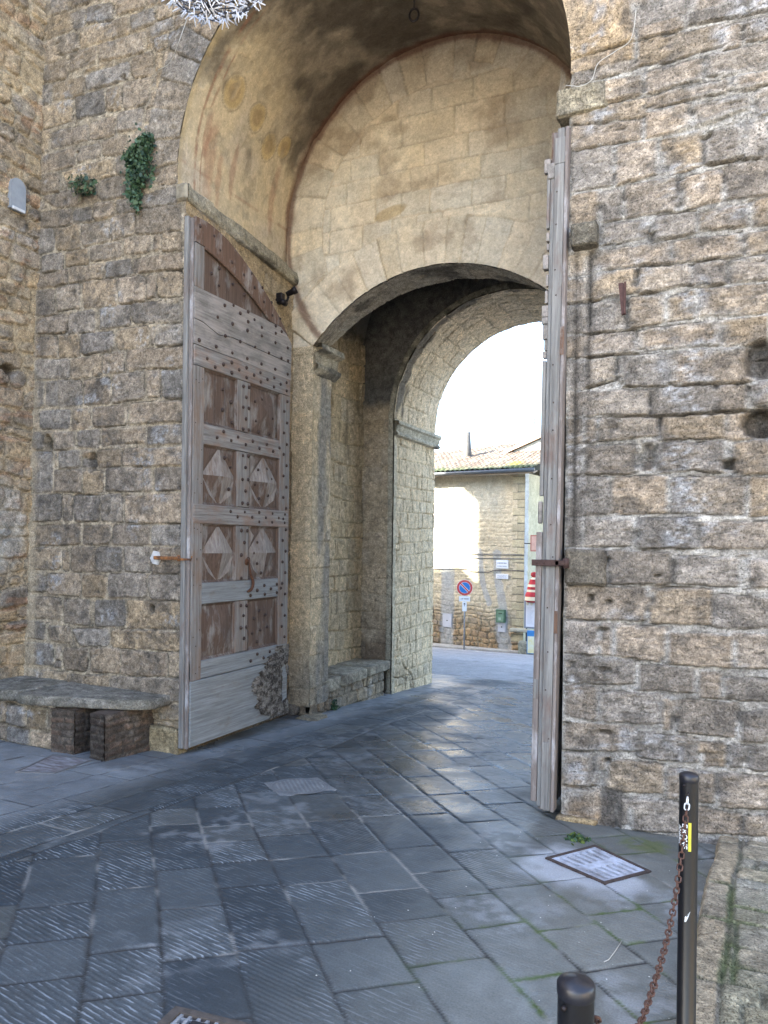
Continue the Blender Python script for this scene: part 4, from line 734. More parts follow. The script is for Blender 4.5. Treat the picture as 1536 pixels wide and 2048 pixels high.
# ---- recess between the two arches
def look_recess(u, v):
    h, c = look_facade(u, v, courses(-1, 7, .22, .34, 55), .25, .5, 561, relief=.02, joint=.004, open_j=.22, gold=.5, lich=.45, blue=.3, mort='pale', bulge=.012, warp=.05, rnd=.04)
    c = mix(c * 1.2, C3(.80, .64, .40), .5); h = h + .012 * fbm(u * 3, v * 1.8, 562, 4)
    st = ss(.1, .35, fbm(u * 5, v * .7, 563, 4)); c = mix(c, C3(.14, .10, .07), .5 * st * ss(-.1, .4, fbm(u * 9, v * 3, 564, 3)))
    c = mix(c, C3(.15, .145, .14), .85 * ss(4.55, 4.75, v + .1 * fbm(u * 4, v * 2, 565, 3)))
    return h, c
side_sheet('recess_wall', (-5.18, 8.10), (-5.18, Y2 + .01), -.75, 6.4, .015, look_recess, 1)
def look_end(u, v):
    h, c = look_facade(u, v, courses(-1, 7, .2, .3, 65), .3, .55, 571, relief=.006, joint=.003, open_j=.05, gold=.2, lich=.4, blue=.3, mort='mort')
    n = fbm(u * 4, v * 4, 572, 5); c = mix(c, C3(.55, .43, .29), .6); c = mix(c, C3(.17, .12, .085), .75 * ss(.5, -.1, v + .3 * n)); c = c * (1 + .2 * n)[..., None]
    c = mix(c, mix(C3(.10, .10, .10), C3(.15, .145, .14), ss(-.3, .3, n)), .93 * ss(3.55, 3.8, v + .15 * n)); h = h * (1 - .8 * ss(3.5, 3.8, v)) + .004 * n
    # pale moulded edge round the opening
    rr = np.where(v > FA[1], np.hypot(u - FA[0], v - FA[1]), np.abs(u - FA[0])); k = ss(1.80, 1.775, rr) ; c = mix(c, C3(.40, .37, .29), .8 * k); h = h + .02 * k
    c = mix(c, C3(.07, .065, .06), .6 * k * ss(-.05, .3, fbm(u * 6, v * 6, 573, 4)) * (v > 3.6))
    return h, np.clip(c, .01, 1)
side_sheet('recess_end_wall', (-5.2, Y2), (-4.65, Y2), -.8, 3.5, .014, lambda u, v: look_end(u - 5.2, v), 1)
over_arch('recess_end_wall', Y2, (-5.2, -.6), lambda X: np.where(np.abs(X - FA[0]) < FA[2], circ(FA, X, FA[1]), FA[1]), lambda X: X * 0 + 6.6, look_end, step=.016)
def barrel(name, cen, y0, y1, seed, col, look=None, st=.02, a0=0, a1=math.pi, mat=None):
    a = np.linspace(a0, a1, int(cen[2] * (a1 - a0) / st)); y = np.linspace(y0, y1, max(2, int((y1 - y0) / st)))
    Yg, A = np.meshgrid(y, a); u = A * cen[2]
    if look: h, c = look(u, Yg)
    else: h, c = look_plain(u, Yg, seed, C3(*col))
    R = cen[2] - h
    return grid(name, np.stack([cen[0] - R * np.cos(A), Yg, cen[1] + R * np.sin(A)], -1), mat or M['stone'], gate, c)
side_sheet('recess_wall', (-1.0, Y2 + .01), (-1.0, 8.10), -.75, 6.4, .05, lambda u, v: look_plain(u, v, 566, C3(.72, .60, .42), .006, .2), 1)  # unseen pale wall sheet added to bounce light into the recess
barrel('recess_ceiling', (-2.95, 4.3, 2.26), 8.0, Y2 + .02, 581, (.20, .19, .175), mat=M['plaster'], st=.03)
# ---- outer arch towards the street
def look_outer(u, v):
    h, c = look_facade(v, u, courses(-1, 7, .24, .36, 75), .2, .42, 591, relief=.007, joint=.0035, open_j=.12, gold=.25, lich=.35, blue=.5, mort='pale', rnd=.02)
    c = mix(c * 1.25, C3(.92, .74, .49), .6); c = mix(c, C3(.08, .075, .07), .8 * ss(.0, .35, fbm(u * 2.5, v * 5, 592, 4) - 2.2 * (v - 10.3) * (v > 10.07)))
    return h, c
barrel('outer_arch_soffit', FA, Y2 - .02, Y3, 590, None, look_outer, .016)
def look_pier(u, v):
    h, c = look_facade(u, v, courses(-1, 7, .17, .27, 85), .14, .36, 601, relief=.012, joint=.004, open_j=.3, gold=.35, lich=.45, blue=.5, mort='pale', bulge=.003, rnd=.02, warp=.03, mixed=.15, rough=.6)
    c = mix(c * 1.25, C3(.93, .75, .49), .62); ed = ss(.12, .08, u); h = h * (1 - .7 * ed) + .012 * ed; c = mix(c, C3(.55, .51, .40), .6 * ed)
    c = mix(c, C3(.13, .125, .11), .45 * ss(.1, -.6, v) * ss(-.3, .4, fbm(u * 6, v * 6, 602, 4)))
    return h, c
side_sheet('outer_pier', (-4.65, Y2 - .02), (-4.65, Y3), -.95, 3.5, .013, look_pier, 1)
side_sheet('outer_pier', (-1.25, Y3), (-1.25, Y2 - .02), -.95, 3.5, .05, look_pier, 1)
moulding('impost_moulding', [(0, 3.47), (.11, 3.46), (.12, 3.41), (.085, 3.39), (.06, 3.31), (.09, 3.28), (.085, 3.25), (.02, 3.235)], Y2 - .06, Y3 + .06, -4.65, (.50, .46, .36), 611)
# ---- solid masses of the tower (outer faces and everything the sheets line)
mb = MB()
mb.box(-9, -5.32, Y0 + .32, Y3 - .02, -1.2, 9.2)
mb.box(-5.3, -4.78, Y2 + .1, Y3 - .025, -1.2, 6.6)
mb.box(-5.3, -5.12, Y0 + .325, 8.0, -1.2, 7.5)
mb.box(-5.3, -.2, Y0 + .33, Y3 - .03, 7.5, 9.19)
mb.box(-5.29, -.25, 7.80, 8.05, 4.85, 7.49)
mb.box(-5.28, -.25, 10.2, Y3 - .035, 5.40, 7.48)
mb.box(-5.28, -.25, 8.06, 10.19, 6.62, 7.47)
mb.box(-.9, 5, Y0 + .32, Y3 - .02, -1.2, 9.18)
mb.box(-1.1, -.91, Y2 + .1, Y3 - .026, -1.2, 6.6)
mb.build('tower_core', plain('core_masonry', (.34, .29, .20), .95, nscale=6, namt=.4, bump=.6, bdist=.03), gate)
over_arch('street_face', Y3, (-5.3, -.6), lambda X: np.where(np.abs(X - FA[0]) < FA[2], circ(FA, X, FA[1]), np.where(X < -4.65, FA[1], FA[1])), lambda X: X * 0 + 7.5, look_pier, step=.05, sgn=1)
side_sheet('street_face', (-5.3, Y3), (-4.65, Y3), -1.2, 3.5, .04, look_pier, -1)
side_sheet('street_face', (-1.25, Y3), (-.6, Y3), -1.2, 3.5, .04, look_pier, -1)
# ---- small stone pieces on the facade
def rough_block(name, x0, x1, y0, y1, z0, z1, seed, col, parent=None, b=.012, amp=.006, n=14):
    """box with subdivided, weathered faces"""
    import bmesh
    bm = bmesh.new(); bmesh.ops.create_cube(bm, size=1)
    bmesh.ops.bevel(bm, geom=bm.edges[:], offset=.04, segments=2, affect='EDGES')
    for e in range(3):
        lng = [q for q in bm.edges if q.calc_length() > .2 / (e + 1)]
        bmesh.ops.subdivide_edges(bm, edges=lng, cuts=2 if e < 2 else 1, use_grid_fill=True)
    me = bpy.data.meshes.new(name); 
    co = np.array([v.co[:] for v in bm.verts]); nr = np.array([(v.co).normalized()[:] for v in bm.verts])
    sx, sy, sz = x1 - x0, y1 - y0, z1 - z0
    bb = np.array([b / max(sx, .01), b / max(sy, .01), b / max(sz, .01)])
    W = (co) * np.array([sx, sy, sz]) + np.array([(x0 + x1) / 2, (y0 + y1) / 2, (z0 + z1) / 2])
    nn = fbm(W[:, 0] * 9 + W[:, 2] * 3, W[:, 1] * 9 + W[:, 2] * 8, seed, 4)
    W = W + nr * (nn * amp * 2)[:, None]
    for v, p in zip(bm.verts, W): v.co = p
    for f in bm.faces: f.smooth = True
    bmesh.ops.recalc_face_normals(bm, faces=bm.faces); bm.to_mesh(me); bm.free()
    c = C3(*col) * (1 + .35 * fbm(W[:, 0] * 20 + 5, W[:, 1] * 20 + W[:, 2] * 23, seed + 4, 3))[:, None]
    c = mix(c, PAL['dark'], .5 * ss(.05, .4, fbm(W[:, 0] * 7, W[:, 2] * 7 + W[:, 1] * 5, seed + 6, 3)))
    at = me.color_attributes.new('Col', 'FLOAT_COLOR', 'POINT'); cc = np.ones((len(W), 4), np.float32); cc[:, :3] = np.clip(c, .01, 1); at.data.foreach_set('color', cc.ravel())
    return link(name, me, M['stone'], parent)
rough_block('corbel', -1.075, -.90, Y0 - .10, Y0 + .1, 3.73, 3.885, 3, (.16, .145, .115), gate)
rough_block('corbel', -1.10, -.815, Y0 - .055, Y0 + .1, 1.35, 1.60, 4, (.17, .15, .12), gate)
rough_block('impost_block', -1.205, -.85, Y0 - .035, Y0 + .35, 4.70, 4.895, 5, (.31, .275, .20), gate)
rough_block('footing_stone', -1.14, -.86, Y0 - .06, Y0 + .1, -.46, -.30, 6, (.34, .26, .15), gate)
rough_block('footing_stone', -4.98, -4.60, Y0 - .05, Y0 + .1, -.45, -.10, 7, (.32, .26, .16), gate, amp=.012)
rough_block('footing_stone', -4.70, -4.42, Y1 - .22, Y1 + .1, -.66, -.44, 8, (.30, .26, .19), gate, amp=.015)

# ================================================================== LEFT TOWER HOUSE (rubble wall at the left edge)
tower = empty('rubble_tower', (-9, -1, 0), 'tall rubble stone tower house adjoining the gate on the left', 'tower')
def look_rubble(u, v):
    h, c = look_facade(u, v, courses(-1.5, 13, .09, .24, 7), .14, .42, 701, relief=.02, mort='mort', joint=.012, open_j=.15, warp=.10, rnd=.06, gold=.6, lich=.7, blue=.5, bulge=.02, wig=.008)
    n = fbm(u * 2, v * 2, 702, 4); bk = ss(.2, .4, fbm(u * 4, v * 11, 703, 3)); c = mix(c, C3(.34, .19, .115), .5 * bk)
    sm = ss(-.25, .25, fbm(u * 1.7 + 3, v * 2.2, 704, 5)); c = mix(c, PAL['mort'] * 1.02 * C3(1, .95, .85), .6 * sm); h = h * (1 - .5 * sm) + .02 * n
    h, c = holes(u, v, h, c, [(5.06 - 4.2, 3.32, .09, .06, .12)], 705)
    c = mix(c, C3(.42, .41, .38), .7 * (1 - ss(.6, 1.1, np.hypot((u - .7) / .45, (v - 1.75) / .6) + .4 * n)))
    return h, c
ys = axis((-8, 4.0, .2), (4.0, 5.37, .012)); zs = axis((-.9, 7.4, .012), (7.4, 11.8, .2)); Yg, Zg = np.meshgrid(ys, zs)
h, c = look_rubble(Yg - 4.2, Zg); c[:, :] = c
grid('rubble_wall', np.stack([-6.70 + .030 * Zg + h, Yg, Zg], -1), M['stone'], tower, c)
mb = MB(); mb.box(-13, -6.84, -8, 5.34, -1.2, 11.8); mb.build('tower_core', plain('tower_core_masonry', (.36, .30, .20), .95, nscale=5, namt=.4, bump=.6, bdist=.03), tower)

# ================================================================== DOOR LEAVES
local_mode[0] = True
RND = random.Random(5)
S_UP = [(5.414,4.53),(5.619,4.516),(5.71,4.415),(5.894,4.364),(6.091,4.305),(6.222,4.363),(6.274,4.235),(6.411,4.279),(6.44,4.139),(6.583,4.175),(6.599,4.044),(6.748,4.048),(5.594,4.153),(5.703,4.241),(5.706,4.075),(5.916,4.156),(6.112,4.112),(5.791,3.91),(5.929,3.951),(6.04,3.906),(6.17,3.958),(5.686,3.768),(5.917,3.766),(6.172,3.858),(6.281,3.91),(6.162,3.766),(6.412,3.865),(6.414,3.777),(6.668,3.949),(6.67,3.871),(6.784,3.919),(6.667,3.769),(6.908,3.772),(6.785,3.631),(6.917,3.633),(5.423,3.481),(5.67,3.483),(5.808,3.62),(6.046,3.625),(5.922,3.482),(6.299,3.633),(6.167,3.483),(6.547,3.631),(6.415,3.484),(6.67,3.485),(6.915,3.484),(5.541,3.338),(5.659,3.285),(5.785,3.337),(5.913,3.385),(5.915,3.285),(6.035,3.34),(6.157,3.388),(6.159,3.288),(6.285,3.341),(6.399,3.389),(6.406,3.295),(6.527,3.345),(6.653,3.39),(6.65,3.291),(6.777,3.344),(6.897,3.386),(6.899,3.296)]
S_LO = [(5.918,1.922),(6.151,1.926),(6.033,1.874),(6.278,1.879),(6.401,1.933),(6.403,1.835),(6.523,1.883),(6.645,1.932),(6.641,1.838),(6.766,1.889),(6.888,1.933),(6.884,1.84),(6.515,1.167),(6.751,1.171),(6.389,1.122),(6.638,1.126),(6.828,1.124),(6.526,1.074),(6.753,1.08),(6.272,1.074),(6.632,.454),(6.403,.458),(6.746,.414),(6.517,.402),(6.625,.355),(6.289,.401),(6.858,.451),(6.114,2.495),(6.206,2.5),(6.161,2.378),(6.111,2.253),(6.208,2.258),(6.165,2.141),(6.115,2.015),(6.208,2.012),(6.103,1.739),(6.205,1.738),(6.157,1.618),(6.107,1.492),(6.112,1.259),(6.11,.984),(6.207,.977),(6.156,.878),(6.114,.759),(6.206,.759),(6.169,.647)]
S_LO += [(6.11,3.19),(6.205,3.20),(6.158,3.09),(6.11,2.98),(6.205,2.985),(6.158,2.87),(6.11,2.76),(6.205,2.765),(5.80,2.69),(5.70,2.62),(5.92,2.62),(6.03,2.67),(6.16,2.61),(6.28,2.66),(6.40,2.60),(6.53,2.66),(6.65,2.60),(6.77,2.65)]
S_PAN = [(6.33,3.08),(6.45,3.12),(6.58,3.07),(6.35,2.88),(6.50,2.92),(6.65,2.95),(6.40,2.77),(6.60,2.78),(5.80,3.1),(5.93,3.0),(5.80,2.9),(5.95,2.8),(6.40,2.38),(6.55,2.40),(6.64,2.30),(6.35,2.22),(6.50,2.20),(6.42,2.08),(6.58,2.12),(5.84,2.44),(5.93,2.36),(5.86,2.26),(5.91,2.14),(6.40,1.62),(6.55,1.60),(6.34,1.51),(6.50,1.50),(6.62,1.50),(6.40,1.40),(6.55,1.38),(6.47,1.30),(6.45,.90),(6.56,.85),(6.36,.83),(6.60,.72),(6.33,.68),(6.47,.70),(6.42,.58)]
S_STILE = [(6.855 if i % 2 else 6.915, 3.18 - .118 * i) for i in range(23)]
ARC_O = [(0, 4.60), (.19, 4.605), (.36, 4.58), (.50, 4.545), (.705, 4.462), (.975, 4.328), (1.236, 4.166), (1.459, 3.99), (1.625, 3.832)]
ARC_I = [(.127, 4.367), (.25, 4.348), (.37, 4.32), (.593, 4.259), (.83, 4.165), (1.08, 4.051), (1.2, 3.985)]
def smooth(pts, n=4):
    out = []
    for i in range(len(pts) - 1):
        p0 = pts[max(i - 1, 0)]; p1 = pts[i]; p2 = pts[i + 1]; p3 = pts[min(i + 2, len(pts) - 1)]
        for k in range(n):
            t = k / n; out.append(tuple(.5 * (2 * p1[j] + (p2[j] - p0[j]) * t + (2 * p0[j] - 5 * p1[j] + 4 * p2[j] - p3[j]) * t * t + (3 * p1[j] - p0[j] - 3 * p2[j] + p3[j]) * t ** 3) for j in range(2)))
    return out + [pts[-1]]
def stud_mesh():
    mb = MB(); mb.lathe([(.019, 0), (.018, .006), (.011, .014), (.003, .019), (0, .0195)], n=7, ax=0); return mb.mesh('stud')
STUD = stud_mesh()
def make_leaf(loc, sg, label, full):
    R = empty('gate_leaf', loc, label, 'gate leaf', 'pair of great wooden gate leaves')
    P = lambda t, s, z: (sg * t, s, z)
    def slab(name, poly, t0, t1, mat):
        mb = MB(); mb.prism([P(t0, s, z) for s, z in poly], (sg * (t1 - t0), 0, 0)); return mb.build(name, mat, R)
    def bar(name, s0, s1, z0, z1, t0, t1, mat, b=.005):
        mb = MB(); a, c_ = (sg * t0, sg * t1) if sg > 0 else (sg * t1, sg * t0)
        j = lambda: RND.uniform(-.002, .002)
        mb.box(a + j(), c_ + j(), s0 + .0012, s1 - .0012, z0 + .0012, z1 - .0012, b=b); return mb.build(name, mat, R)
    arc = smooth(ARC_O)
    slab('backing_board', [(0.004, -.262), (1.615, -.262), (1.615, 3.80)] + [(s * .995 + .002, z - .03) for s, z in arc[::-1]], -.095, -.034, M['wood_edge2'])
    # frame
    bar('stile', 0, .15, .335, 3.245, -.034, 0, M['wood_v']); bar('stile', 0, .135, 3.965, 4.37, -.034, -.002, M['wood_v'])
    for z0, z1 in ((2.735, 3.245), (1.975, 2.53), (1.24, 1.785), (.515, 1.03)): bar('stile', .66, .875, z0, z1, -.034, -.001, M['wood_v'])
    bar('stile', 1.425, 1.62, .50, 3.245, -.034, .002, M['wood_v'])
    bar('rail', 0.002, 1.62, 3.248, 3.435, -.034, .001, M['wood_h'])
    bar('rail', .152, 1.423, 2.535, 2.73, -.034, 0, M['wood_h']); bar('rail', 0.012, 1.60, 1.79, 1.97, -.030, .006, M['wood_h'])
    bar('rail', .152, 1.423, 1.035, 1.235, -.034, 0, M['wood_blue']); bar('rail', 0.0, 1.62, .34, .51, -.034, .001, M['wood_blue'])
    bar('bottom_board', 0, 1.62, -.27, .335, -.036, .004, M['wood_blue'])
    slab('plank', [(0, 3.44), (1.625, 3.43), (1.625, 3.61), (.55, 3.63), (.35, 3.60), (.12, 3.66), (0, 3.665)], -.034, .001, M['wood_top'])
    slab('plank', [(0, 3.672), (.12, 3.667), (.35, 3.607), (.55, 3.637), (1.627, 3.617), (1.627, 3.838), (1.46, 3.965), (1.05, 3.968), (0, 3.962)], -.034, .003, M['wood_top'])
    inner = smooth(ARC_I)
    slab('arched_board', arc[:-2] + [(1.40, 3.97), (1.215, 3.97)] + inner[::-1] + [(0, 4.372)], -.034, .006, M['wood_brown'])
    mb = MB()
    mb.tube([P(.004, s, z - .012) for s, z in inner], .014, 6); mb.build('arched_moulding', M['wood_brown'], R)
    slab('panel', [(.137, 3.966), (1.18, 3.97)] + inner[::-1], -.033, -.02, M['wood_panel'])
    def pyr(s0, s1, z0, z1, kind):
        mb = MB(); cx, cz = (s0 + s1) / 2, (z0 + z1) / 2; b0 = -.033
        q = lambda s, z, t: P(t, s, z)
        if kind == 'diamond':
            A = [q(s0, z0, b0 + .004), q(s1, z0, b0 + .004), q(s1, z1, b0 + .004), q(s0, z1, b0 + .004), q(cx, z0, b0 + .006), q(s1, cz, b0 + .006), q(cx, z1, b0 + .006), q(s0, cz, b0 + .006), q(cx, cz, .034)]
            k = .5
            for (x, z) in ((s0, z0), (s1, z0), (s1, z1), (s0, z1)):
                A.append(q(x + (cx - x) * .36, z + (cz - z) * .36, b0 + .024))
            mb.add(A, [(8, 4, 5), (8, 5, 6), (8, 6, 7), (8, 7, 4), (9, 0, 4), (9, 4, 7), (9, 7, 0), (10, 1, 5), (10, 5, 4), (10, 4, 1), (11, 2, 6), (11, 6, 5), (11, 5, 2), (12, 3, 7), (12, 7, 6), (12, 6, 3)])
            for i_ in (1, 2, RND.choice((0, 3)), 5, RND.choice((8, 13, 14))): mb.mi[i_] = 1
        elif kind == 'pyramid':
            mb.add([q(s0, z0, b0), q(s1, z0, b0), q(s1, z1, b0), q(s0, z1, b0), q(cx, cz, .018)], [(0, 1, 4), (1, 2, 4), (2, 3, 4), (3, 0, 4)])
        elif kind == 'fold':
            mb.add([q(s0, z0, b0), q(s1, z0, b0 + .008), q(s1, z1, b0), q(s0, z1, b0 + .008), q(cx, cz, .012)], [(0, 1, 4), (1, 2, 4), (2, 3, 4), (3, 0, 4)])
        else:
            for i in range(3):
                a = s0 + (s1 - s0) * i / 3; c_ = s0 + (s1 - s0) * (i + 1) / 3
                mb.add([q(a + .002, z0, b0 + .003 * i), q(c_ - .002, z0, b0 + .002), q(c_ - .002, z1, b0 + .002), q(a + .002, z1, b0 + .003 * i)], [(0, 1, 2, 3)])
        # sloping reveal round the panel
        m = .022
        for (a, c_) in (((s0, z0), (s1, z0)), ((s1, z0), (s1, z1)), ((s1, z1), (s0, z1)), ((s0, z1), (s0, z0))):
            ia = (a[0] + (m if a[0] == s0 else -m), a[1] + (m if a[1] == z0 else -m)); ic = (c_[0] + (m if c_[0] == s0 else -m), c_[1] + (m if c_[1] == z0 else -m))
            mb.add([q(a[0], a[1], -.004), q(c_[0], c_[1], -.004), q(ic[0], ic[1], b0 + .010), q(ia[0], ia[1], b0 + .010)], [(0, 1, 2, 3)])
        mb.build('panel', [M['wood_panel'], M['wood_pale']], R)
    for (z0, z1, k1, k2) in ((2.732, 3.246, 'boards', 'pyramid'), (1.972, 2.532, 'diamond', 'diamond'), (1.237, 1.788, 'diamond', 'diamond'), (.512, 1.033, 'fold', 'boards')):
        pyr(.152, .658, z0, z1, k1); pyr(.877, 1.423, z0, z1, k2)
    # thick edge boards seen at the hinge side
    bar('edge_board', -.05, -.002, -.275, 4.60, -.095, -.045, M['wood_edge']); bar('edge_board', -.025, 0, -.28, 4.585, -.045, -.008, M['wood_edge2'])
    return R, P, slab, bar
LX, LY = -4.50, 5.36
Lleaf, LP, Lslab, Lbar = make_leaf((LX, LY, 0), 1, 'open left gate leaf with arched top, carved panels and iron studs', True)
def worn():
    s = axis((.86, 1.63, .006)); z = axis((-.268, .50, .006)); S, Z = np.meshgrid(s, z)
    n = fbm(S * 5, Z * 9, 801, 5); n2 = fbm(S * 20, Z * 30, 802, 4); n3 = fbm(S * 60, Z * 70, 803, 3)
    edge = .97 + .42 * ss(.14, .5, Z) + .06 * ss(.08, -.05, Z) + .26 * ss(-.12, -.27, Z)
    m = S - edge + .13 * fbm(S * 4, Z * 30, 804, 4) + .03 * n
    k = ss(-.004, .012, m)
    h = -.05 + k * (.068 + .008 * n + .009 * n2 + .006 * n3) + .03 * ss(1.2, 1.5, S) * 0
    gouge = ss(.05, .3, fbm(S * 6, Z * 5, 806, 3)) * ss(1.45, 1.56, S); h = h - .02 * gouge
    c = mix(C3(.25, .23, .205), C3(.06, .050, .043), ss(-.30, .12, n2 + .7 * n3 + .3 * n)); c = mix(c, C3(.34, .31, .265), .5 * ss(.1, .5, n3)); c = mix(c, C3(.035, .028, .024), .8 * gouge)
    return grid('worn_board', np.stack([h, S, Z], -1), M['stone'], Lleaf, c)
worn()
allst = S_UP + S_LO + S_STILE + S_PAN
def sm_(y, z, par, nm='stud'):
    o = bpy.data.objects.new(nm, STUD); COL.objects.link(o); o.parent = par
    o.location = (.001 if (y, z) not in S_PAN else -.014, y - LY, z); k = RND.uniform(.85, 1.15); o.scale = (k, k, k); o.rotation_euler = (RND.uniform(0, 6), 0, 0); return o
STUD.materials.append(M['stud'])
first = sorted(allst, key=lambda p: p[0])[:98]; rest = [p for p in allst if p not in first]
for y, z in first: sm_(y, z, Lleaf)
mb = MB()
for y, z in rest: mb.lathe([(.019, 0), (.018, .006), (.011, .014), (.003, .019), (0, .0195)], c=(.001 if (y, z) not in S_PAN else -.014, y - LY, z), n=7, ax=0)
for q in range(26): mb.lathe([(.006, 0), (.004, .004), (0, .005)], c=(.001, RND.choice((.03, .12, .07)), RND.uniform(.4, 3.2)), n=6, ax=0)
o = mb.build('studs', M['stud'], Lleaf); tag(o, kind='stuff')
# knocker
K = empty('knocker', (0, 0, 0)); K.parent = Lleaf
mb = MB(); mb.lathe([(.034, 0), (.034, .008), (.02, .016), (0, .018)], c=(.0, .842, 1.42), n=14, ax=0); mb.tube([(.02, .842 + .026 * math.cos(a), 1.44 + .026 * math.sin(a)) for a in np.linspace(0, 2 * math.pi, 14)[:-1]], .006, 6, closed=True); mb.build('plate', M['rust'], K)
hk = smooth([(.842, 1.42), (.852, 1.36), (.862, 1.31)], 4); mb = MB()
pts = [(.842, 1.43), (.85, 1.36), (.86, 1.30), (.885, 1.25), (.90, 1.205), (.885, 1.155), (.85, 1.13), (.815, 1.12)]
sp = smooth(pts, 5); rr = [.006 + .010 * min(1, i / 18) - (.006 if i > len(sp) - 4 else 0) for i in range(len(sp))]
mb.tube([(.03 + .012 * math.sin(i / len(sp) * 3.1), s, z) for i, (s, z) in enumerate(sp)], rr, 8); mb.build('handle', M['rust'], K)
# right leaf, seen on its edge
Rleaf, RP, Rslab, Rbar = make_leaf((-1.275, 5.33, 0), -1, 'open right gate leaf seen edge-on with splintered grey boards', False)
Rleaf.rotation_euler = (0, math.radians(.62), math.radians(-1.2))
E_ = lambda n, x0, x1, y0, y1, z0, z1, m, b=.003: MB().box(x0, x1, y0, y1, z0, z1, b=b).build(n, M[m], Rleaf)
E_('edge_board', .030, .098, -.055, -.012, -.262, 4.34, 'wood_edge'); E_('edge_board', .100, .124, -.050, .05, -.275, 4.60, 'wood_edge2')
E_('edge_board', .0, .027, -.040, .0, -.25, 4.28, 'wood_edge'); E_('edge_board', .028, .10, -.052, -.006, 4.345, 4.53, 'wood_edge')
mb = MB(); rg = random.Random(3); z = 2.9
E_('edge_board', -.045, -.003, -.045, 0, -.22, 1.72, 'wood_edge2'); E_('edge_board', -.030, -.003, -.045, 0, 1.98, 2.95, 'wood_edge'); E_('edge_board', -.026, -.003, -.04, 0, 3.90, 4.28, 'wood_edge')
z = 2.97
while z < 3.88:
    hh = rg.uniform(.035, .11); x = rg.uniform(-.045, -.018); mb.box(x, rg.uniform(-.006, .004), -.045 + rg.uniform(-.01, .01), 0, z, z + hh - .004, b=.003); z += hh + rg.choice((0, 0, .012, .03))
mb.box(-.05, -.004, -.04, 0, 4.30, 4.40, b=.004); mb.box(-.04, -.01, -.04, 0, 1.78, 1.94, b=.008); mb.box(-.02, .03, -.05, 0, 4.25, 4.36, b=.004); tag(mb.build('broken_blocks', M['wood_top'], Rleaf), kind='stuff')
mb = MB(); mb.box(-.038, -.004, -.050, -.044, .52, .66, b=.002); mb.build('patch_board', M['wood_edge'], Rleaf); mb = MB(); mb.box(.035, .095, -.062, -.054, -.26, .22, b=.002)
mb.build('patch_board', M['wood_edge'], Rleaf)
mb = MB(); mb.box(.094, .123, -.054, -.048, 2.98, 3.18, b=.002); mb.build('patch_board', M['wood_brown'], Rleaf); mb = MB(); mb.box(.098, .123, -.054, -.049, 1.0, 1.16, b=.002); mb.build('patch_board', M['wood_brown'], Rleaf)
mb = MB()
for z in np.arange(-.1, 4.4, .31): mb.lathe([(.006, 0), (.004, -.004), (0, -.005)], c=(rg.choice((.05, .08, .06)), -.0555, z + rg.uniform(-.1, .1)), n=6, ax=1)
tag(mb.build('nails', M['stud'], Rleaf), kind='stuff')
local_mode[0] = False
# iron hinges
mb = MB(); mb.box(-1.325, -1.13, 5.245, 5.262, 1.478, 1.522, b=.003); mb.box(-1.16, -1.09, 5.245, 5.30, 1.482, 1.518, b=.004); mb.tube([(-1.085, 5.27, 1.465), (-1.085, 5.27, 1.535)], .022, 10)
for x in (-1.285, -1.235): mb.lathe([(.007, 0), (.005, -.006), (0, -.007)], c=(x, 5.244, 1.50), n=8, ax=1)
tag(mb.build('iron_strap', plain('brown_strap', (.075, .045, .04), .75, .2, .3, 30, .4, .4)), 'flat brown iron strap holding the right gate leaf to the wall', 'hinge strap')
mb = MB(); mb.box(-4.89, -4.60, 5.285, 5.305, 1.452, 1.482, b=.003); mb.box(-4.72, -4.56, 5.275, 5.29, 1.462, 1.472, b=.002); mb.tube([(-4.60, 5.30, 1.44), (-4.60, 5.30, 1.495)], .014, 8); mb.box(-4.60, -4.46, 5.283, 5.295, 1.448, 1.468, b=.003); mb.tube([(-4.455, 5.29, 1.445), (-4.445, 5.29, 1.47), (-4.44, 5.29, 1.49)], .007, 6)
mb.box(-4.88, -4.84, 5.28, 5.36, 1.45, 1.484, b=.003)
tag(mb.build('iron_strap', M['rust_bright']), 'orange rusty iron strap holding the left gate leaf to the wall', 'hinge strap')
mb = MB(); mb.prism([(-4.97, 5.330, 1.46), (-4.94, 5.330, 1.41), (-4.87, 5.330, 1.40), (-4.85, 5.330, 1.46), (-4.87, 5.330, 1.52), (-4.93, 5.330, 1.53)], (0, .05, 0)); mb.build('cement_patch', plain('white_cement', (.55, .56, .58), .9, nscale=20, namt=.3), gate)

# ================================================================== BENCHES
def bsheet(name, p0, p1, z0, z1, look, sgn, par, step=.012): return side_sheet(name, p0, p1, z0, z1, step, look, sgn, par)
def look_brick(seed, dark):
    def f(u, v):
        A = ashlar(u, v, courses(-1, 1, .055, .068, seed), .12, .26, seed, warp=.012, joint=.005, rnd=.012, wig=.003, wf=5)
        d, r = A['d'], A['r']; n = fbm(u * 6, v * 6, seed + 3, 4); nf = fbm(u * 40, v * 40, seed + 4, 3)
        h = ss(-.002, .008, d) * (.005 + .008 * r[0]) + .005 * n + .003 * nf
        c = mix(C3(.12, .095, .075), C3(.19, .13, .095), r[1]) * (.8 + .5 * r[2])[..., None]; c = mix(c, C3(.26, .235, .20), .5 * ss(0, .4, n)); c = mix(c, C3(.035, .03, .028), dark * ss(-.4, .2, fbm(u * 3, v * 3, seed + 8, 3) + .2))
        c = mix(c, C3(.10, .085, .07), 1 - ss(0, .006, d)); return h, c * (1 + .2 * nf)[..., None]
    return f
bench = empty('stone_bench', (-5.3, 5, -.3), 'rounded stone slab bench on brick piers against the left wall', 'bench')
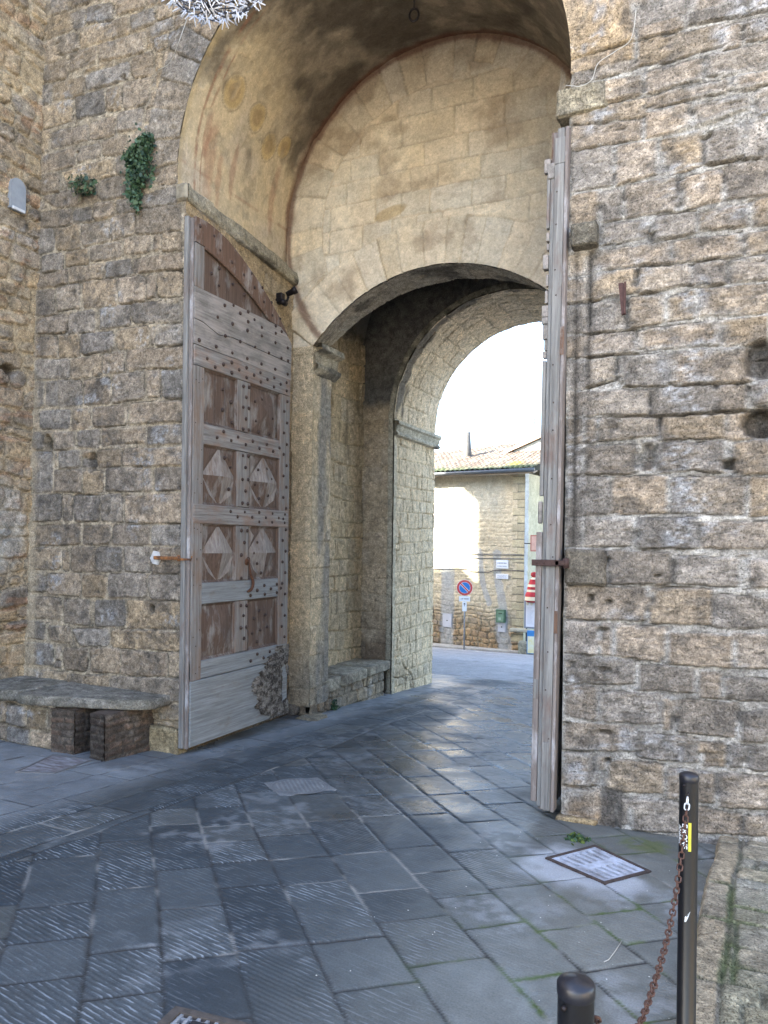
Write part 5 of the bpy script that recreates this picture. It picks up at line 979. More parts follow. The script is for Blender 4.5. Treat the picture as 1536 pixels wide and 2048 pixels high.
bsheet('brick_pier', (-5.60, 4.78), (-5.33, 4.80), -.45, .10, look_brick(31, .3), 1, bench); bsheet('brick_pier', (-5.33, 4.80), (-5.33, 5.36), -.45, .10, look_brick(32, .7), 1, bench)
bsheet('brick_pier', (-5.13, 4.80), (-4.93, 4.76), -.45, .10, look_brick(33, .8), 1, bench); bsheet('brick_pier', (-4.93, 4.76), (-4.93, 5.36), -.45, .10, look_brick(34, .5), 1, bench); bsheet('brick_pier', (-5.13, 5.36), (-5.13, 4.80), -.45, .10, look_brick(35, .6), 1, bench)
def look_bw(u, v): h, c = look_facade(u, v, courses(-1, 1, .15, .25, 41), .18, .34, 811, relief=.02, joint=.008, open_j=.3, gold=.5); return h, c
bsheet('bench_wall', (-6.66, 4.84), (-5.60, 4.82), -.5, .12, look_bw, 1, bench)
mb = MB(); mb.box(-6.7, -5.342, 4.842, 5.35, -.5, .10); mb.box(-5.122, -4.940, 4.805, 5.35, -.5, .10); mb.build('bench_core', plain('brick_core', (.10, .075, .06), .95, nscale=30, namt=.4), bench)
def slab_bench(name, outline, z0, z1, seed, par):
    """outline counter-clockwise plan points; rounded nosing"""
    pts = smooth(outline + [outline[0]], 8)[:-1]; n = len(pts); cx = sum(p[0] for p in pts) / n; cy = sum(p[1] for p in pts) / n
    prof = [(1, .0), (1.0, .0)]; R = (z1 - z0) / 2; rings = []
    for k in range(13):
        a = -math.pi / 2 + math.pi * k / 12; rings.append((R * .5 * (1 - math.cos(a)), (z0 + z1) / 2 + R * math.sin(a)))
    rings = [(.4, z0)] + rings + [(x, z1) for x in (.08, .12, .2, .3, .45)]
    P = []
    for ins, z in rings:
        row = []
        for (x, y) in pts:
            L = math.hypot(x - cx, y - cy); k = max(0, 1 - ins / max(L, .01)) if ins < .44 else 0
            row.append((cx + (x - cx) * k, cy + (y - cy) * k, z))
        row.append(row[0]); P.append(row)
    P = np.array(P); nn = fbm(P[..., 0] * 7 + P[..., 2] * 5, P[..., 1] * 7 + P[..., 2] * 6, seed, 5); P[..., 2] += .009 * nn; P[..., 1] += .010 * nn; P[..., 0] += .006 * nn
    c = mix(C3(.21, .195, .16), C3(.30, .28, .24), ss(-.3, .3, nn)); c = mix(c, C3(.08, .075, .065), .5 * ss(0, .4, fbm(P[..., 0] * 16, P[..., 1] * 16 + P[..., 2] * 12, seed + 3, 4)))
    return grid(name, P, M['stone'], par, c)
slab_bench('bench_slab', [(-4.70, 5.33), (-5.3, 5.36), (-6.0, 5.36), (-6.02, 5.0), (-6.0, 4.76), (-5.85, 4.71), (-5.2, 4.86), (-4.86, 5.0), (-4.70, 5.14)], .11, .20, 821, bench)
slab_bench('bench_slab', [(-6.03, 5.36), (-6.4, 5.37), (-6.66, 5.36), (-6.68, 5.0), (-6.66, 4.74), (-6.4, 4.75), (-6.04, 4.80)], .105, .21, 822, bench)
b2 = empty('stone_bench', (-4.9, 9, -.6), 'low stone bench in three blocks inside the passage recess', 'bench')
for i, (a, b_) in enumerate(((7.95, 8.47), (8.50, 9.21), (9.235, 9.93))):
    rough_block('seat_block', -5.2, -4.62 + .01 * i, a, b_, -.265 + .02 * i, -.105, 830 + i, (.40, .36, .28), b2, amp=.007)
def look_b2(u, v):
    h, c = look_facade(u, v, courses(-1, 1, .12, .2, 51), .12, .36, 831, relief=.02, joint=.006, open_j=.6, gold=.35, lich=.6, rnd=.02); return h, mix(c, C3(.42, .38, .30), .35)
bsheet('bench_wall', (-4.69, 7.95), (-4.69, 9.85), -.8, -.22, look_b2, 1, b2)

# ================================================================== THINGS ON THE WALLS
# spotlight in the passage
sp_ = empty('spotlight', (-4.80, 7.25, 4.5), 'small black spotlight mounted above the left gate leaf', 'spotlight')
d = Vector((.75, .35, .45)).normalized(); c0 = Vector((-4.70, 7.23, 4.50)); mb = MB(); mb.tube([c0 - d * .03, c0 + d * .05, c0 + d * .052, c0 + d * .10], [.030, .034, .042, .044], 14); mb.build('housing', M['iron'], sp_)
mb = MB(); mb.tube([c0 + d * .1005, c0 + d * .103], .037, 14); mb.build('lens', plain('lamp_glass', (.12, .14, .16), .15), sp_)
mb = MB(); mb.box(-4.90, -4.78, 7.20, 7.28, 4.40, 4.52, b=.008); mb.tube([(-4.79, 7.24, 4.44), (-4.73, 7.24, 4.42), (-4.71, 7.24, 4.47)], .015, 8); mb.tube([(-4.76, 7.17, 4.40), (-4.76, 7.26, 4.40)], .035, 10); mb.build('bracket', M['iron'], sp_)
# iron ring under the vault
mb = MB(); zc = 6.77; mb.tube([(-2.888 + .045 * math.cos(a), 6.6 + .01 * math.cos(a), zc + .062 * math.sin(a)) for a in np.linspace(0, 2 * math.pi, 20)[:-1]], .011, 8, closed=True); mb.tube([(-2.888, 6.6, zc + .06), (-2.888, 6.6, 7.22)], .008, 6)
tag(mb.build('iron_ring', M['iron']), 'dark iron ring hanging from the dark crown of the vault', 'iron ring')
# rusty iron pin on the right wall
mb = MB(); mb.prism([(-.752, 5.27, 3.43), (-.718, 5.27, 3.43), (-.700, 5.262, 3.215), (-.727, 5.262, 3.21)], (0, .03, 0)); mb.box(-.712, -.700, 5.25, 5.28, 3.21, 3.43, b=.003); mb.tube([(-.73, 5.28, 3.40), (-.73, 5.37, 3.40)], .012, 8)
tag(mb.build('iron_cramp', plain('purple_rust', (.095, .05, .045), .75, .2, .3, 40, .4, .4)), 'rusty iron cramp standing out of the right wall', 'iron cramp')
# grey lamp on the left tower
lp = empty('wall_lamp', (-6.50, 5.07, 5.03), 'small grey hooded lamp on the rubble wall at the left edge', 'wall lamp')
out = [(-.085 * math.cos(a), .10 + .085 * math.sin(a)) for a in np.linspace(0, math.pi, 12)]
mb = MB(); mb.prism([(-6.54, 5.07 + a, 5.03 + b_) for a, b_ in [(-.085, -.13)] + out + [(.085, -.13)]], (.05, 0, 0)); mb.build('hood', plain('grey_lamp_metal', (.30, .33, .37), .45, .2, nscale=10), lp)
mb = MB(); mb.box(-6.50, -6.478, 5.0, 5.14, 4.89, 4.92, b=.004); mb.build('lamp_glass', plain('milky_glass', (.5, .52, .55), .3), lp)
# plants on the wall
def plant(name, c, R, n, seed, label, cols, drop=None):
    r = random.Random(seed); e = empty(name, c, label, 'plant'); mb = MB(); st = MB()
    for i in range(n):
        t = r.random(); lobes = R[r.randrange(len(R))]
        p = Vector((c[0] + lobes[0] + r.gauss(0, lobes[3]), c[1] - abs(r.gauss(0, .05)) - .01, c[2] + lobes[1] + r.gauss(0, lobes[4])))
        s = r.choice((.009, .013, .018, .026)) * r.uniform(.8, 1.2); q = Euler((r.uniform(0, 6), r.uniform(0, 6), r.uniform(0, 6))).to_quaternion()
        mi = r.randrange(len(cols)); vs = [q @ Vector(v) * s + p for v in ((-1, 0, 0), (-.3, .75, .15), (.5, .6, 0), (1.1, 0, .2), (.5, -.6, 0), (-.3, -.75, .15))]
        mb.add(vs, [(0, 1, 2, 3, 4, 5)], mi)
    for i in range(14):
        l = R[r.randrange(len(R))]; st.tube([(c[0], c[1] + .02, c[2]), (c[0] + l[0] * .5, c[1] - .03, c[2] + l[1] * .5), (c[0] + l[0] + r.gauss(0, l[3] * .7), c[1] - .04, c[2] + l[1] + r.gauss(0, l[4] * .7))], .0025, 4)
    st.build('stems', plain('stem', (.10, .09, .05), .8), e); return mb.build('leaves', cols, e)
G = [plain('leaf_green', (.035, .075, .035), .55), plain('leaf_green_dark', (.018, .042, .024), .55), plain('leaf_green_blue', (.06, .11, .06), .5)]
plant('wall_plant', (-5.12, 5.32, 5.12), [(0, .02, 0, .065, .08), (.04, .16, 0, .045, .05), (.10, .24, 0, .03, .03), (-.04, -.1, 0, .035, .07), (-.03, -.25, 0, .025, .05), (.04, .05, 0, .07, .09), (-.07, .12, 0, .03, .03)], 2300, 3, 'bushy green caper-like plant growing high on the left wall', G)
plant('wall_plant', (-5.83, 5.32, 5.12), [(0, 0, 0, .07, .045), (.08, -.05, 0, .03, .03), (-.05, -.03, 0, .04, .05)], 420, 4, 'smaller sparse dark plant left of the bushy plant on the left wall', G[1:] + [plain('dry_leaf', (.12, .11, .07), .7)])
plant('weed', (-4.68, 8.35, -.50), [(0, 0, 0, .05, .03), (.03, .04, 0, .03, .03)], 160, 5, 'tiny green weed at the foot of the passage jamb', G)
plant('weed', (-.93, 4.98, -.30), [(0, 0, 0, .03, .004), (.03, 0, 0, .02, .004)], 90, 6, 'small moss tuft at the corner beside the right gate leaf', [G[0], plain('moss_green', (.09, .13, .03), .8)])
# dry grass under the left cornice and on the right impost
def tuft(name, pts, n, L, seed, label, col, droop=1):
    r = random.Random(seed); mb = MB()
    for i in range(n):
        t = r.random(); p0, p1 = pts; p = Vector(p0).lerp(Vector(p1), t); d_ = Vector((r.gauss(.15, .25), r.gauss(0, .3), -droop * r.uniform(.6, 1.2))); l = L * r.uniform(.5, 1.2)
        q = p + d_ * l * .5 + Vector((.02, 0, 0)); mb.tube([p, q, q + d_ * l * .4 + Vector((.015 * r.random(), 0, -.01))], [.0014, .001, .0005], 3, caps=False)
    return tag(mb.build(name, plain('dry_grass_' + name, col, .9)), label, 'dry grass')
tuft('dry_stalks', ((-4.61, 5.45, 4.76), (-4.68, 6.6, 4.75)), 70, .10, 7, 'fringe of dry stalks hanging under the left vault cornice', (.30, .27, .22))
tuft('dry_stalks', ((-1.19, 5.32, 4.89), (-1.10, 5.30, 4.89)), 12, .12, 8, 'few dry straws on top of the right impost block', (.40, .36, .30), -1)
# hanging light ball
R0 = 4.25; bc = Vector((0, 0, 1.62)) + R0 * Vector((-.6515 - .0, .7975, .7322 + .078)); BR_ = .368
ball = empty('light_ball', bc, 'hanging ball of white plastic light tubes on a wire frame', 'light decoration')
mb = MB()
for k in range(8):
    a = math.pi * k / 8; mb.tube([bc + BR_ * Vector((math.cos(a) * math.cos(t), math.sin(a) * math.cos(t), math.sin(t))) for t in np.linspace(0, 2 * math.pi, 33)[:-1]], .004, 5, closed=True)
for la in (-.9, -.5, 0, .5, .9):
    mb.tube([bc + BR_ * Vector((math.cos(t) * math.cos(la), math.sin(t) * math.cos(la), math.sin(la))) for t in np.linspace(0, 2 * math.pi, 33)[:-1]], .004, 5, closed=True)
mb.build('wire_frame', plain('dark_wire', (.05, .055, .07), .5, .3), ball)
mb = MB(); r = random.Random(9)
for i in range(1000):
    z = r.uniform(-1, 1); a = r.uniform(0, 6.283); nrm = Vector((math.cos(a) * math.sqrt(1 - z * z), math.sin(a) * math.sqrt(1 - z * z), z)); p = bc + nrm * BR_
    tdir = (nrm * r.uniform(-.1, .5) + Vector((r.gauss(0, 1), r.gauss(0, 1), r.gauss(0, .5)))).normalized()
    if i % 6 == 0: tdir = (nrm * 1.6 + tdir).normalized()
    l = r.uniform(.03, .06); mb.tube([p, p + tdir * l], [.0046, .0034], 5)
tag(mb.build('light_tubes', plain('white_plastic', (.74, .78, .88), .35), ball), kind='stuff')
mb = MB(); mb.tube([bc + Vector((0, 0, BR_)), bc + Vector((0, 0, 3.0))], .004, 5); mb.build('hanging_wire', M['iron'], ball)
# thin cables
def cable(pts, r, label, col=(.5, .5, .5), name='cable'):
    mb = MB(); P = [Vector(p) for p in pts]; out = []
    for i in range(len(P) - 1):
        a, b_ = P[max(i - 1, 0)], P[min(i + 2, len(P) - 1)]
        for k in range(6):
            t = k / 6; p1, p2 = P[i], P[i + 1]; out.append(.5 * (2 * p1 + (p2 - a) * t + (2 * a - 5 * p1 + 4 * p2 - b_) * t * t + (3 * p1 - a - 3 * p2 + b_) * t ** 3))
    mb.tube(out + [P[-1]], r, 5); return tag(mb.build(name, plain('cable_' + str(len(bpy.data.materials)), col, .6)), label, 'cable')
cable([(-.66, 5.30, 5.30), (-.69, 5.30, 5.11), (-.80, 5.30, 5.05), (-.91, 5.30, 5.0), (-.95, 5.29, 4.89), (-1.03, 5.29, 4.865), (-1.08, 5.29, 4.88), (-1.13, 5.30, 4.90)], .0028, 'thin grey cable looping down the right wall to the impost', (.42, .41, .38))
cable([bc + Vector((-.05, .05, -.36)), (-4.40, 5.15, 6.32), (-4.60, 5.22, 6.14), (-4.76, 5.29, 6.04), (-4.93, 5.31, 6.02)], .003, 'thin grey wire from the light ball to the left wall', (.40, .39, .36))

# ================================================================== FLOOR IRONWORK
def quad_map(c): 
    c = [np.array(p, float) for p in c]; return lambda u, v: c[0] * (1 - u) * (1 - v) + c[1] * u * (1 - v) + c[2] * u * v + c[3] * (1 - u) * v
def fl(p, z=0): return (p[0], p[1], float(gz(p[1])) + z)
Q = quad_map([(-1.027, 4.481), (-.799, 4.883), (-.428, 4.597), (-.640, 4.26)])   # u along the long slot rows, v across
drain = empty('drain_grate', (-.72, 4.55, -.29), 'square slotted iron drain cover whitened with dust near the right wall', 'drain cover')
def qbox(mb, Q, u0, u1, v0, v1, z0, z1, mi=0):
    a = [fl(Q(u, v)) for u, v in ((u0, v0), (u1, v0), (u1, v1), (u0, v1))]; mb.prism([(x, y, z + z0) for x, y, z in a], (0, 0, z1 - z0), mi)
mb = MB()
for a in ((0, .05, 0, 1), (.95, 1, 0, 1), (.05, .95, 0, .05), (.05, .95, .95, 1)): qbox(mb, Q, *a, -.02, .010)
mb.build('frame', plain('drain_frame', (.085, .065, .06), .85, .1, .3, 30, .5, .4), drain)
mb = MB(); cols = []
for (v0, v1) in ((.05, .10), (.43, .57), (.90, .95)): qbox(mb, Q, .055, .945, v0, v1, -.012, .0055)
for (v0, v1) in ((.10, .43), (.57, .90)):
    n = 7; e = np.linspace(.055, .945, n + 1)
    for i in range(n): qbox(mb, Q, e[i] + (0 if i == 0 else .031), e[i + 1] - (0 if i == n - 1 else .031), v0, v1, -.012, .0055)
mb.build('slotted_plate', plain('dusty_iron', (.50, .55, .66), .85, 0, .3, 9, .5, .4, col2=(.24, .25, .28), det=9), drain)
mb = MB(); qbox(mb, Q, .05, .95, .05, .95, -.06, -.05); mb.build('pit', plain('pit_dark', (.02, .016, .016), .95), drain)  # near-black sheet standing in for the shade below the slots
Q3 = quad_map([(-5.224, 4.111), (-5.467, 4.681), (-5.04, 4.751), (-4.934, 4.251)])
mb = MB(); qbox(mb, Q3, .06, .94, .06, .94, -.01, .004); cov = empty('inspection_cover', (-5.2, 4.4, -.27), 'scuffed square metal cover in front of the left bench', 'cover')
mb.build('plate', plain('scuffed_cover', (.34, .35, .38), .7, .1, .4, 7, .5, .3, col2=(.13, .10, .10), stretch=(1, 4, 1), det=8), cov)
mb = MB()
for a in ((0, .05, 0, 1), (.95, 1, 0, 1), (.05, .95, 0, .05), (.05, .95, .95, 1)): qbox(mb, Q3, *a, -.01, .008)
mb.build('frame', plain('cover_frame', (.16, .16, .165), .7, nscale=20), cov)
man = empty('manhole_cover', (-3.11, 5.03, -.31), 'round manhole cover set flush in a light paving slab', 'manhole cover')
def disc():
    a = np.linspace(0, 2 * math.pi, 97); r = np.linspace(.001, .235, 60); A, Rr = np.meshgrid(a, r); X = -3.11 + Rr * np.cos(A); Y = 5.03 + Rr * np.sin(A)
    rim = np.exp(-((Rr - .205) / .006) ** 2) + np.exp(-((Rr - .229) / .005) ** 2); bars = .5 + .5 * np.sin((X * .75 + Y * .66) * 2 * math.pi / .035); bars = ss(.3, .7, bars) * (Rr < .195)
    n = fbm(X * 12, Y * 12, 5, 4); Z = gz(Y) + .004 + .002 * bars - .005 * rim; c = mix(C3(.125, .132, .14), C3(.165, .175, .185), bars); c = mix(c, C3(.06, .06, .065), .6 * np.clip(rim, 0, 1)) * (1 + .25 * n)[..., None]
    return grid('cover', np.stack([X, Y, Z], -1), M['paving'], man, c, np.zeros(X.shape))
disc()
sq = quad_map([(-3.42, 4.95), (-3.13, 5.36), (-2.80, 5.11), (-3.09, 4.70)])
def sqf():
    u = np.linspace(0, 1, 50); U_, V_ = np.meshgrid(u, u); C_ = [np.array(p) for p in ((-3.42, 4.95), (-3.13, 5.36), (-2.80, 5.11), (-3.09, 4.70))]
    P = C_[0] * ((1 - U_) * (1 - V_))[..., None] + C_[1] * (U_ * (1 - V_))[..., None] + C_[2] * (U_ * V_)[..., None] + C_[3] * ((1 - U_) * V_)[..., None]
    n = fbm(P[..., 0] * 9, P[..., 1] * 9, 9, 4); ed = np.minimum(np.minimum(U_, 1 - U_), np.minimum(V_, 1 - V_)); c = C3(.15, .157, .165) * (1 + .25 * n)[..., None]; Z = gz(P[..., 1]) + .002 + .0015 * n - .02 * ss(.03, 0, ed)
    return grid('surround', np.stack([P[..., 0], P[..., 1], Z], -1), M['paving'], man, c, np.full(U_.shape, .3))
sqf()
gr = empty('metal_grating', (-1.6, 1.9, -.13), 'lattice metal grating with a small nameplate at the bottom edge', 'grating')
Q4 = quad_map([(-1.885, 2.185), (-1.36, 2.26), (-1.27, 1.66), (-1.80, 1.585)]); mb = MB()
for a in ((0, .07, 0, 1), (.93, 1, 0, 1), (.07, .93, 0, .05), (.07, .93, .95, 1)): qbox(mb, Q4, *a, -.02, .010)
mb.build('frame', plain('grating_frame', (.10, .085, .075), .8, .1, nscale=30, namt=.4), gr)
mb = MB()
for i in range(13): u = .09 + i * .82 / 12; qbox(mb, Q4, u - .012, u + .012, .05, .95, -.014, .004)
for i in range(14): v = .08 + i * .84 / 13; qbox(mb, Q4, .07, .93, v - .007, v + .007, -.0145, .002)
mb.build('lattice', plain('galvanised', (.40, .42, .45), .5, .35, nscale=25, namt=.35), gr)
mb = MB(); qbox(mb, Q4, .04, .96, .03, .97, -.08, -.07); mb.build('shaft', M['void'], gr)
mb = MB(); qbox(mb, Q4, .20, .38, .09, .22, .0045, .008); mb.build('nameplate', plain('plate_dark', (.035, .035, .04), .5, .3), gr)

# ================================================================== BOLLARDS AND CHAIN
def bollard(loc, label, hgt=1.0):
    b = empty('bollard', loc, label, 'bollard', 'black iron bollards on the pavement edge'); local_mode[0] = True; r_ = .0287
    mb = MB(); mb.lathe([(r_ + .004, -.05), (r_ + .004, 0), (r_, .004), (r_, hgt - .022)], n=28); mb.build('post', M['black_paint'], b)
    mb = MB(); mb.lathe([(r_ + .0006, hgt - .026), (r_ + .0015, hgt - .022), (r_ + .0015, hgt - .008), (r_ - .0015, hgt - .004), (r_ * .5, hgt + .001), (0, hgt + .0035)], n=28); mb.build('cap', plain('cap_paint', (.012, .013, .020), .38, 0, .5, 30, .4, .1) if 'cap_paint' not in bpy.data.materials else bpy.data.materials['cap_paint'], b)
    mb = MB(); mb.tube([(-r_ * .35, -r_ * .75, hgt - .035), (-r_ * .5, -r_ * 1.15, hgt - .035)], .004, 8); mb.build('screw', M['iron'], b)
    local_mode[0] = False; return b
gB = lambda x, y: float(gz(y)) + .064
BA = (-.128, 2.545); BB = (-.224, 1.205)
ba = bollard((*BA, gB(*BA)), 'tall black bollard with a white and yellow sticker and chain hook', .905 - gB(*BA) - .0)
bb_ = bollard((*BB, gB(*BB)), 'nearest black bollard, only its capped top showing at the bottom edge', .928 - gB(*BB))
M['sw'] = plain('sticker_white', (.62, .66, .70), .5, nscale=60, namt=.15); M['sy'] = plain('sticker_yellow', (.55, .53, .06), .5, nscale=30, namt=.2)
def to_cyl(mb_or_v, fn): return [fn(*v) for v in mb_or_v]
local_mode[0] = True
view = math.atan2(-BA[1], -BA[0])            # direction from the bollard to the camera
zt = .905 - gB(*BA)
def cyl(a, z, off): r_ = .0287 + off; return (r_ * math.cos(view + a), r_ * math.sin(view + a), z)
zs0, zs1 = zt - .240, zt - .150
mb = MB()
for (a0, a1) in ((.0, .30),):
    n = 6; vs = []; 
    for i in range(n + 1):
        a = a0 + (a1 - a0) * i / n; vs += [cyl(a, zs0, .0006), cyl(a, zs1, .0006)]
    mb.add(vs, [(2 * i, 2 * i + 2, 2 * i + 3, 2 * i + 1) for i in range(n)])
mb.build('yellow_sticker', M['sy'], ba)
def text_mesh(txt, size):
    cu = bpy.data.curves.new('t', 'FONT'); cu.body = txt; cu.size = size; cu.align_x = 'CENTER'; cu.align_y = 'CENTER'; cu.offset = size * .02
    o = bpy.data.objects.new('t', cu); COL.objects.link(o); dg = bpy.context.evaluated_depsgraph_get(); me = bpy.data.meshes.new_from_object(o.evaluated_get(dg)); bpy.data.objects.remove(o); bpy.data.curves.remove(cu); me.name = 'lettering'; me.materials.clear(); return me
for txt, size, ac, zc in (('DRONE', .021, -.40, -.0005), ('ANARK', .017, -1.02, .0)):
    me = text_mesh(txt, size); mid = (zs0 + zs1) / 2
    for v in me.vertices:
        x, y = v.co.x * 1.08, v.co.y
        v.co = cyl(ac + y / .0287 * 1.1 + 0, mid - x, .0009)
    link('sticker_lettering', me, M['sw'], ba)
mb = MB(); mb.tube([cyl(-.05, zt - .055, .0), cyl(-.05, zt - .055, .008), cyl(-.05, zt - .062, .011), cyl(-.05, zt - .068, .006)], .0025, 6); mb.build('eye_bolt', M['iron'], ba)
n=0
mb = MB(); 
for i in range(7):
    t = i / 6; pass
vs = [cyl(-.25, zt - .448, .0005), cyl(.12, zt - .437, .0005), cyl(.30, zt - .428, .0005), cyl(.02, zt - .452, .0005), cyl(-.12, zt - .462, .0005), cyl(-.3, zt - .464, .0005)]
mb.add(vs, [(0, 1, 2), (0, 2, 3), (0, 3, 4), (0, 4, 5)]); mb.build('scratch', M['sw'], ba)
local_mode[0] = False
chain = empty('chain', (-.17, 1.9, .6), 'rusty chain hanging between the two black bollards', 'chain')
dirc = Vector((0 - BA[0], 0 - BA[1], 0)).normalized()
A_ = Vector((BA[0], BA[1], .905 - .066)) + dirc * .039 + Vector((-.003, 0, 0)); B_ = Vector((BB[0] + .026, BB[1] + .022, .862))
path = []
for i in range(401):
    f = i / 400; p = A_.lerp(B_, f); p.z -= .262 * (1 - abs(2 * f - 1) ** 2.7); p.x += .0; path.append(p)
cum = [0]
for i in range(400): cum.append(cum[-1] + (path[i + 1] - path[i]).length)
def at(s):
    k = min(max(np.searchsorted(cum, s) - 1, 0), 399); f = (s - cum[k]) / (cum[k + 1] - cum[k]); return path[k].lerp(path[k + 1], f), (path[k + 1] - path[k]).normalized()
pitch = .0205; mbs = [MB(), MB()]; s = .012; i = 0; r = random.Random(2)
while s < cum[-1]:
    p, t = at(s); side = t.cross(Vector((1, .2, .1))).normalized(); side2 = t.cross(side).normalized(); ang = (math.pi / 2 if i % 2 else 0) + r.uniform(-.25, .25)
    a = side * math.cos(ang) + side2 * math.sin(ang); hl = .0085; rr = .0072; lp_ = []
    for k in range(14):
        th = 2 * math.pi * k / 14; cx = hl * .55 * (1 if math.cos(th) > 0 else -1); lp_.append(p + t * (cx + rr * .95 * math.cos(th)) + a * (rr * math.sin(th)))
    mbs[1 if i < 2 else 0].tube(lp_, .0024, 6, closed=True); s += pitch; i += 1
mbs[0].build('links', plain('chain_rust', (.115, .06, .045), .75, .3, .4, 120, .5, .4), chain); mbs[1].build('shackle', plain('bright_steel', (.62, .65, .68), .35, .6), chain)
# twig and crumbs on the paving
mb = MB(); mb.tube([fl((-.463, 3.60), .006), fl((-.475, 3.47), .010), fl((-.490, 3.385), .006), fl((-.505, 3.36), .005)], .0022, 5); tag(mb.build('twig', plain('pale_twig', (.42, .40, .36), .8)), 'pale thin twig lying on the paving left of the tall bollard', 'twig')
mb = MB(); r = random.Random(11)
for i in range(60):
    x = r.uniform(-1.6, .0) if i < 100 else r.uniform(-4, -1); y = r.uniform(2.6, 5.0); s_ = r.uniform(.0015, .004); z = float(gz(y)) + .003 + (.07 if x > -.345 + .045 * y else 0)
    mb.add([(x, y - s_, z), (x + s_ * 1.3, y, z), (x, y + s_, z), (x - s_, y, z), (x, y, z + s_ * .8)], [(0, 1, 4), (1, 2, 4), (2, 3, 4), (3, 0, 4)])
tag(mb.build('crumbs', plain('crumb', (.5, .5, .47), .9)), 'pale crumbs of grit scattered over the paving', 'grit', kind='stuff')

# ================================================================== STREET BEYOND THE GATE
HC = Vector((-6.88, 26.20)); HD = Vector((-.995, .105)); HN = Vector((-.105, -.995)); HS = Vector((.105, .995))   # corner, along wall to the left, outward, side wall direction
house = empty('street_house', (-10, 30, -2.3), 'pale plastered stone house with tiled roof across the street', 'house')
def look_house(u, v):
    """u metres left of the corner, v = height z"""
    h, c = look_facade(u, v, courses(-3, 5, .10, .24, 91), .16, .42, 901, relief=.03, mort='pale', joint=.015, open_j=.25, warp=.10, rnd=.07, gold=.8, lich=.35, blue=.1, bulge=.03, wig=.01)
    n = fbm(u * 1.1, v * 1.1, 902, 5); n2 = fbm(u * 5, v * 5, 903, 4)
    pl = C3(.54, .48, .35) * (1 + .12 * n + .12 * n2)[..., None]
    cover = ss(-1.75, -.35, v + .6 * n + .2 * n2); c = mix(c * C3(.9, .82, .72), pl, .86 * cover); h = h * (1 - .75 * cover) + .01 * n2
    band = ss(2.2, 3.3, v + .2 * n) * ss(.5, 1.2, u); c = mix(c, C3(.42, .43, .38), .6 * band)
    c = mix(c, C3(.27, .22, .14), .5 * ss(3.55, 4.1, v + .2 * n2))
    # cement repairs
    def strip(pts, wd):
        d = np.full(u.shape, 9.)
        for (a, b_) in zip(pts[:-1], pts[1:]):
            ax, az = a; bx, bz = b_; L2 = (bx - ax) ** 2 + (bz - az) ** 2; t = np.clip(((u - ax) * (bx - ax) + (v - az) * (bz - az)) / L2, 0, 1)
            d = np.minimum(d, np.hypot(u - ax - t * (bx - ax), v - az - t * (bz - az)))
        return ss(wd * 1.25, wd * .85, d + .05 * n2)
    cem = C3(.36, .37, .36)
    for pts, wd in (([(3.05, .60), (3.05, -.9), (3.05, -2.4)], .26), ([(3.05, .7), (3.05, .1)], .12), ([(1.05, 1.3), (1.0, .3), (.80, -.6), (.85, -1.3)], .15), ([(1.75, 1.4), (1.6, .2), (1.35, -.5)], .10), ([(.85, -.85), (.80, -1.6), (.62, -2.4)], .24)):
        k = strip(pts, wd); c = mix(c, cem * (1 + .2 * n2)[..., None], .85 * k); h = h * (1 - .7 * k)
    # quoins
    ci = np.floor((v + 3) / .285).astype(int); wq = np.where(ci % 2 == 0, .46, .28); fv = ((v + 3) / .285) % 1; q = (u < wq) & (v > -1.85)
    de = np.minimum(np.minimum(fv, 1 - fv) * .285, np.abs(u - wq)); qr = _h(ci, ci * 0, 5); qc = mix(C3(.48, .43, .29), C3(.38, .34, .24), qr) * (1 + .1 * n2)[..., None]; qc = mix(qc, C3(.16, .15, .12), 1 - ss(.006, .02, de))
    c = np.where(q[..., None], qc, c); h = np.where(q, .02 * ss(0, .02, de), h)
    # string course line
    k = 1 - ss(.0, .04, np.abs(v - 1.30 - .0 * u)); c = mix(c, C3(.25, .24, .2), .4 * k)
    return h, np.clip(c, .01, 1)
def wall_from(name, o, dr, nr, L, z0, z1, look, step, mat=M['far'], par=house):
    u = np.linspace(0, L, int(L / step)); z = np.linspace(z0, z1, int((z1 - z0) / step)); U, Z = np.meshgrid(u, z); h, c = look(U, Z)
    return grid(name, np.stack([o.x + dr.x * U + nr.x * h, o.y + dr.y * U + nr.y * h, Z], -1), mat, par, c)
wall_from('front_wall', HC, HD, HN, 6.5, -2.6, 4.25, look_house, .022)
def look_plainwall(u, v): 
    h, c = look_plain(u, v, 905, C3(.45, .42, .30), .01, .15); k = ss(.38, .34, u + .03 * vn(u * 9, v * 9, 4)); c = mix(c, C3(.40, .42, .45) * (1 + .15 * vn(u * 3, v * 12, 6))[..., None], .8 * k * (v > -.5)); return h, c
wall_from('side_wall', HC, HS, Vector((.995, -.105)), 9, -2.6, 4.25, look_plainwall, .06)
far_ = HC + HD * 6.5; wall_from('front_wall', far_, HD, HN, 6, -2.6, 4.25, look_house, .2); 
farl = HC + HD * 12.5; wall_from('side_wall', farl, HS, HD, 9, -2.6, 4.25, look_plainwall, .3); bk_ = HC + HS * 9; wall_from('back_wall', bk_, HD, HS, 12.5, -2.6, 4.25, look_plainwall, .3)
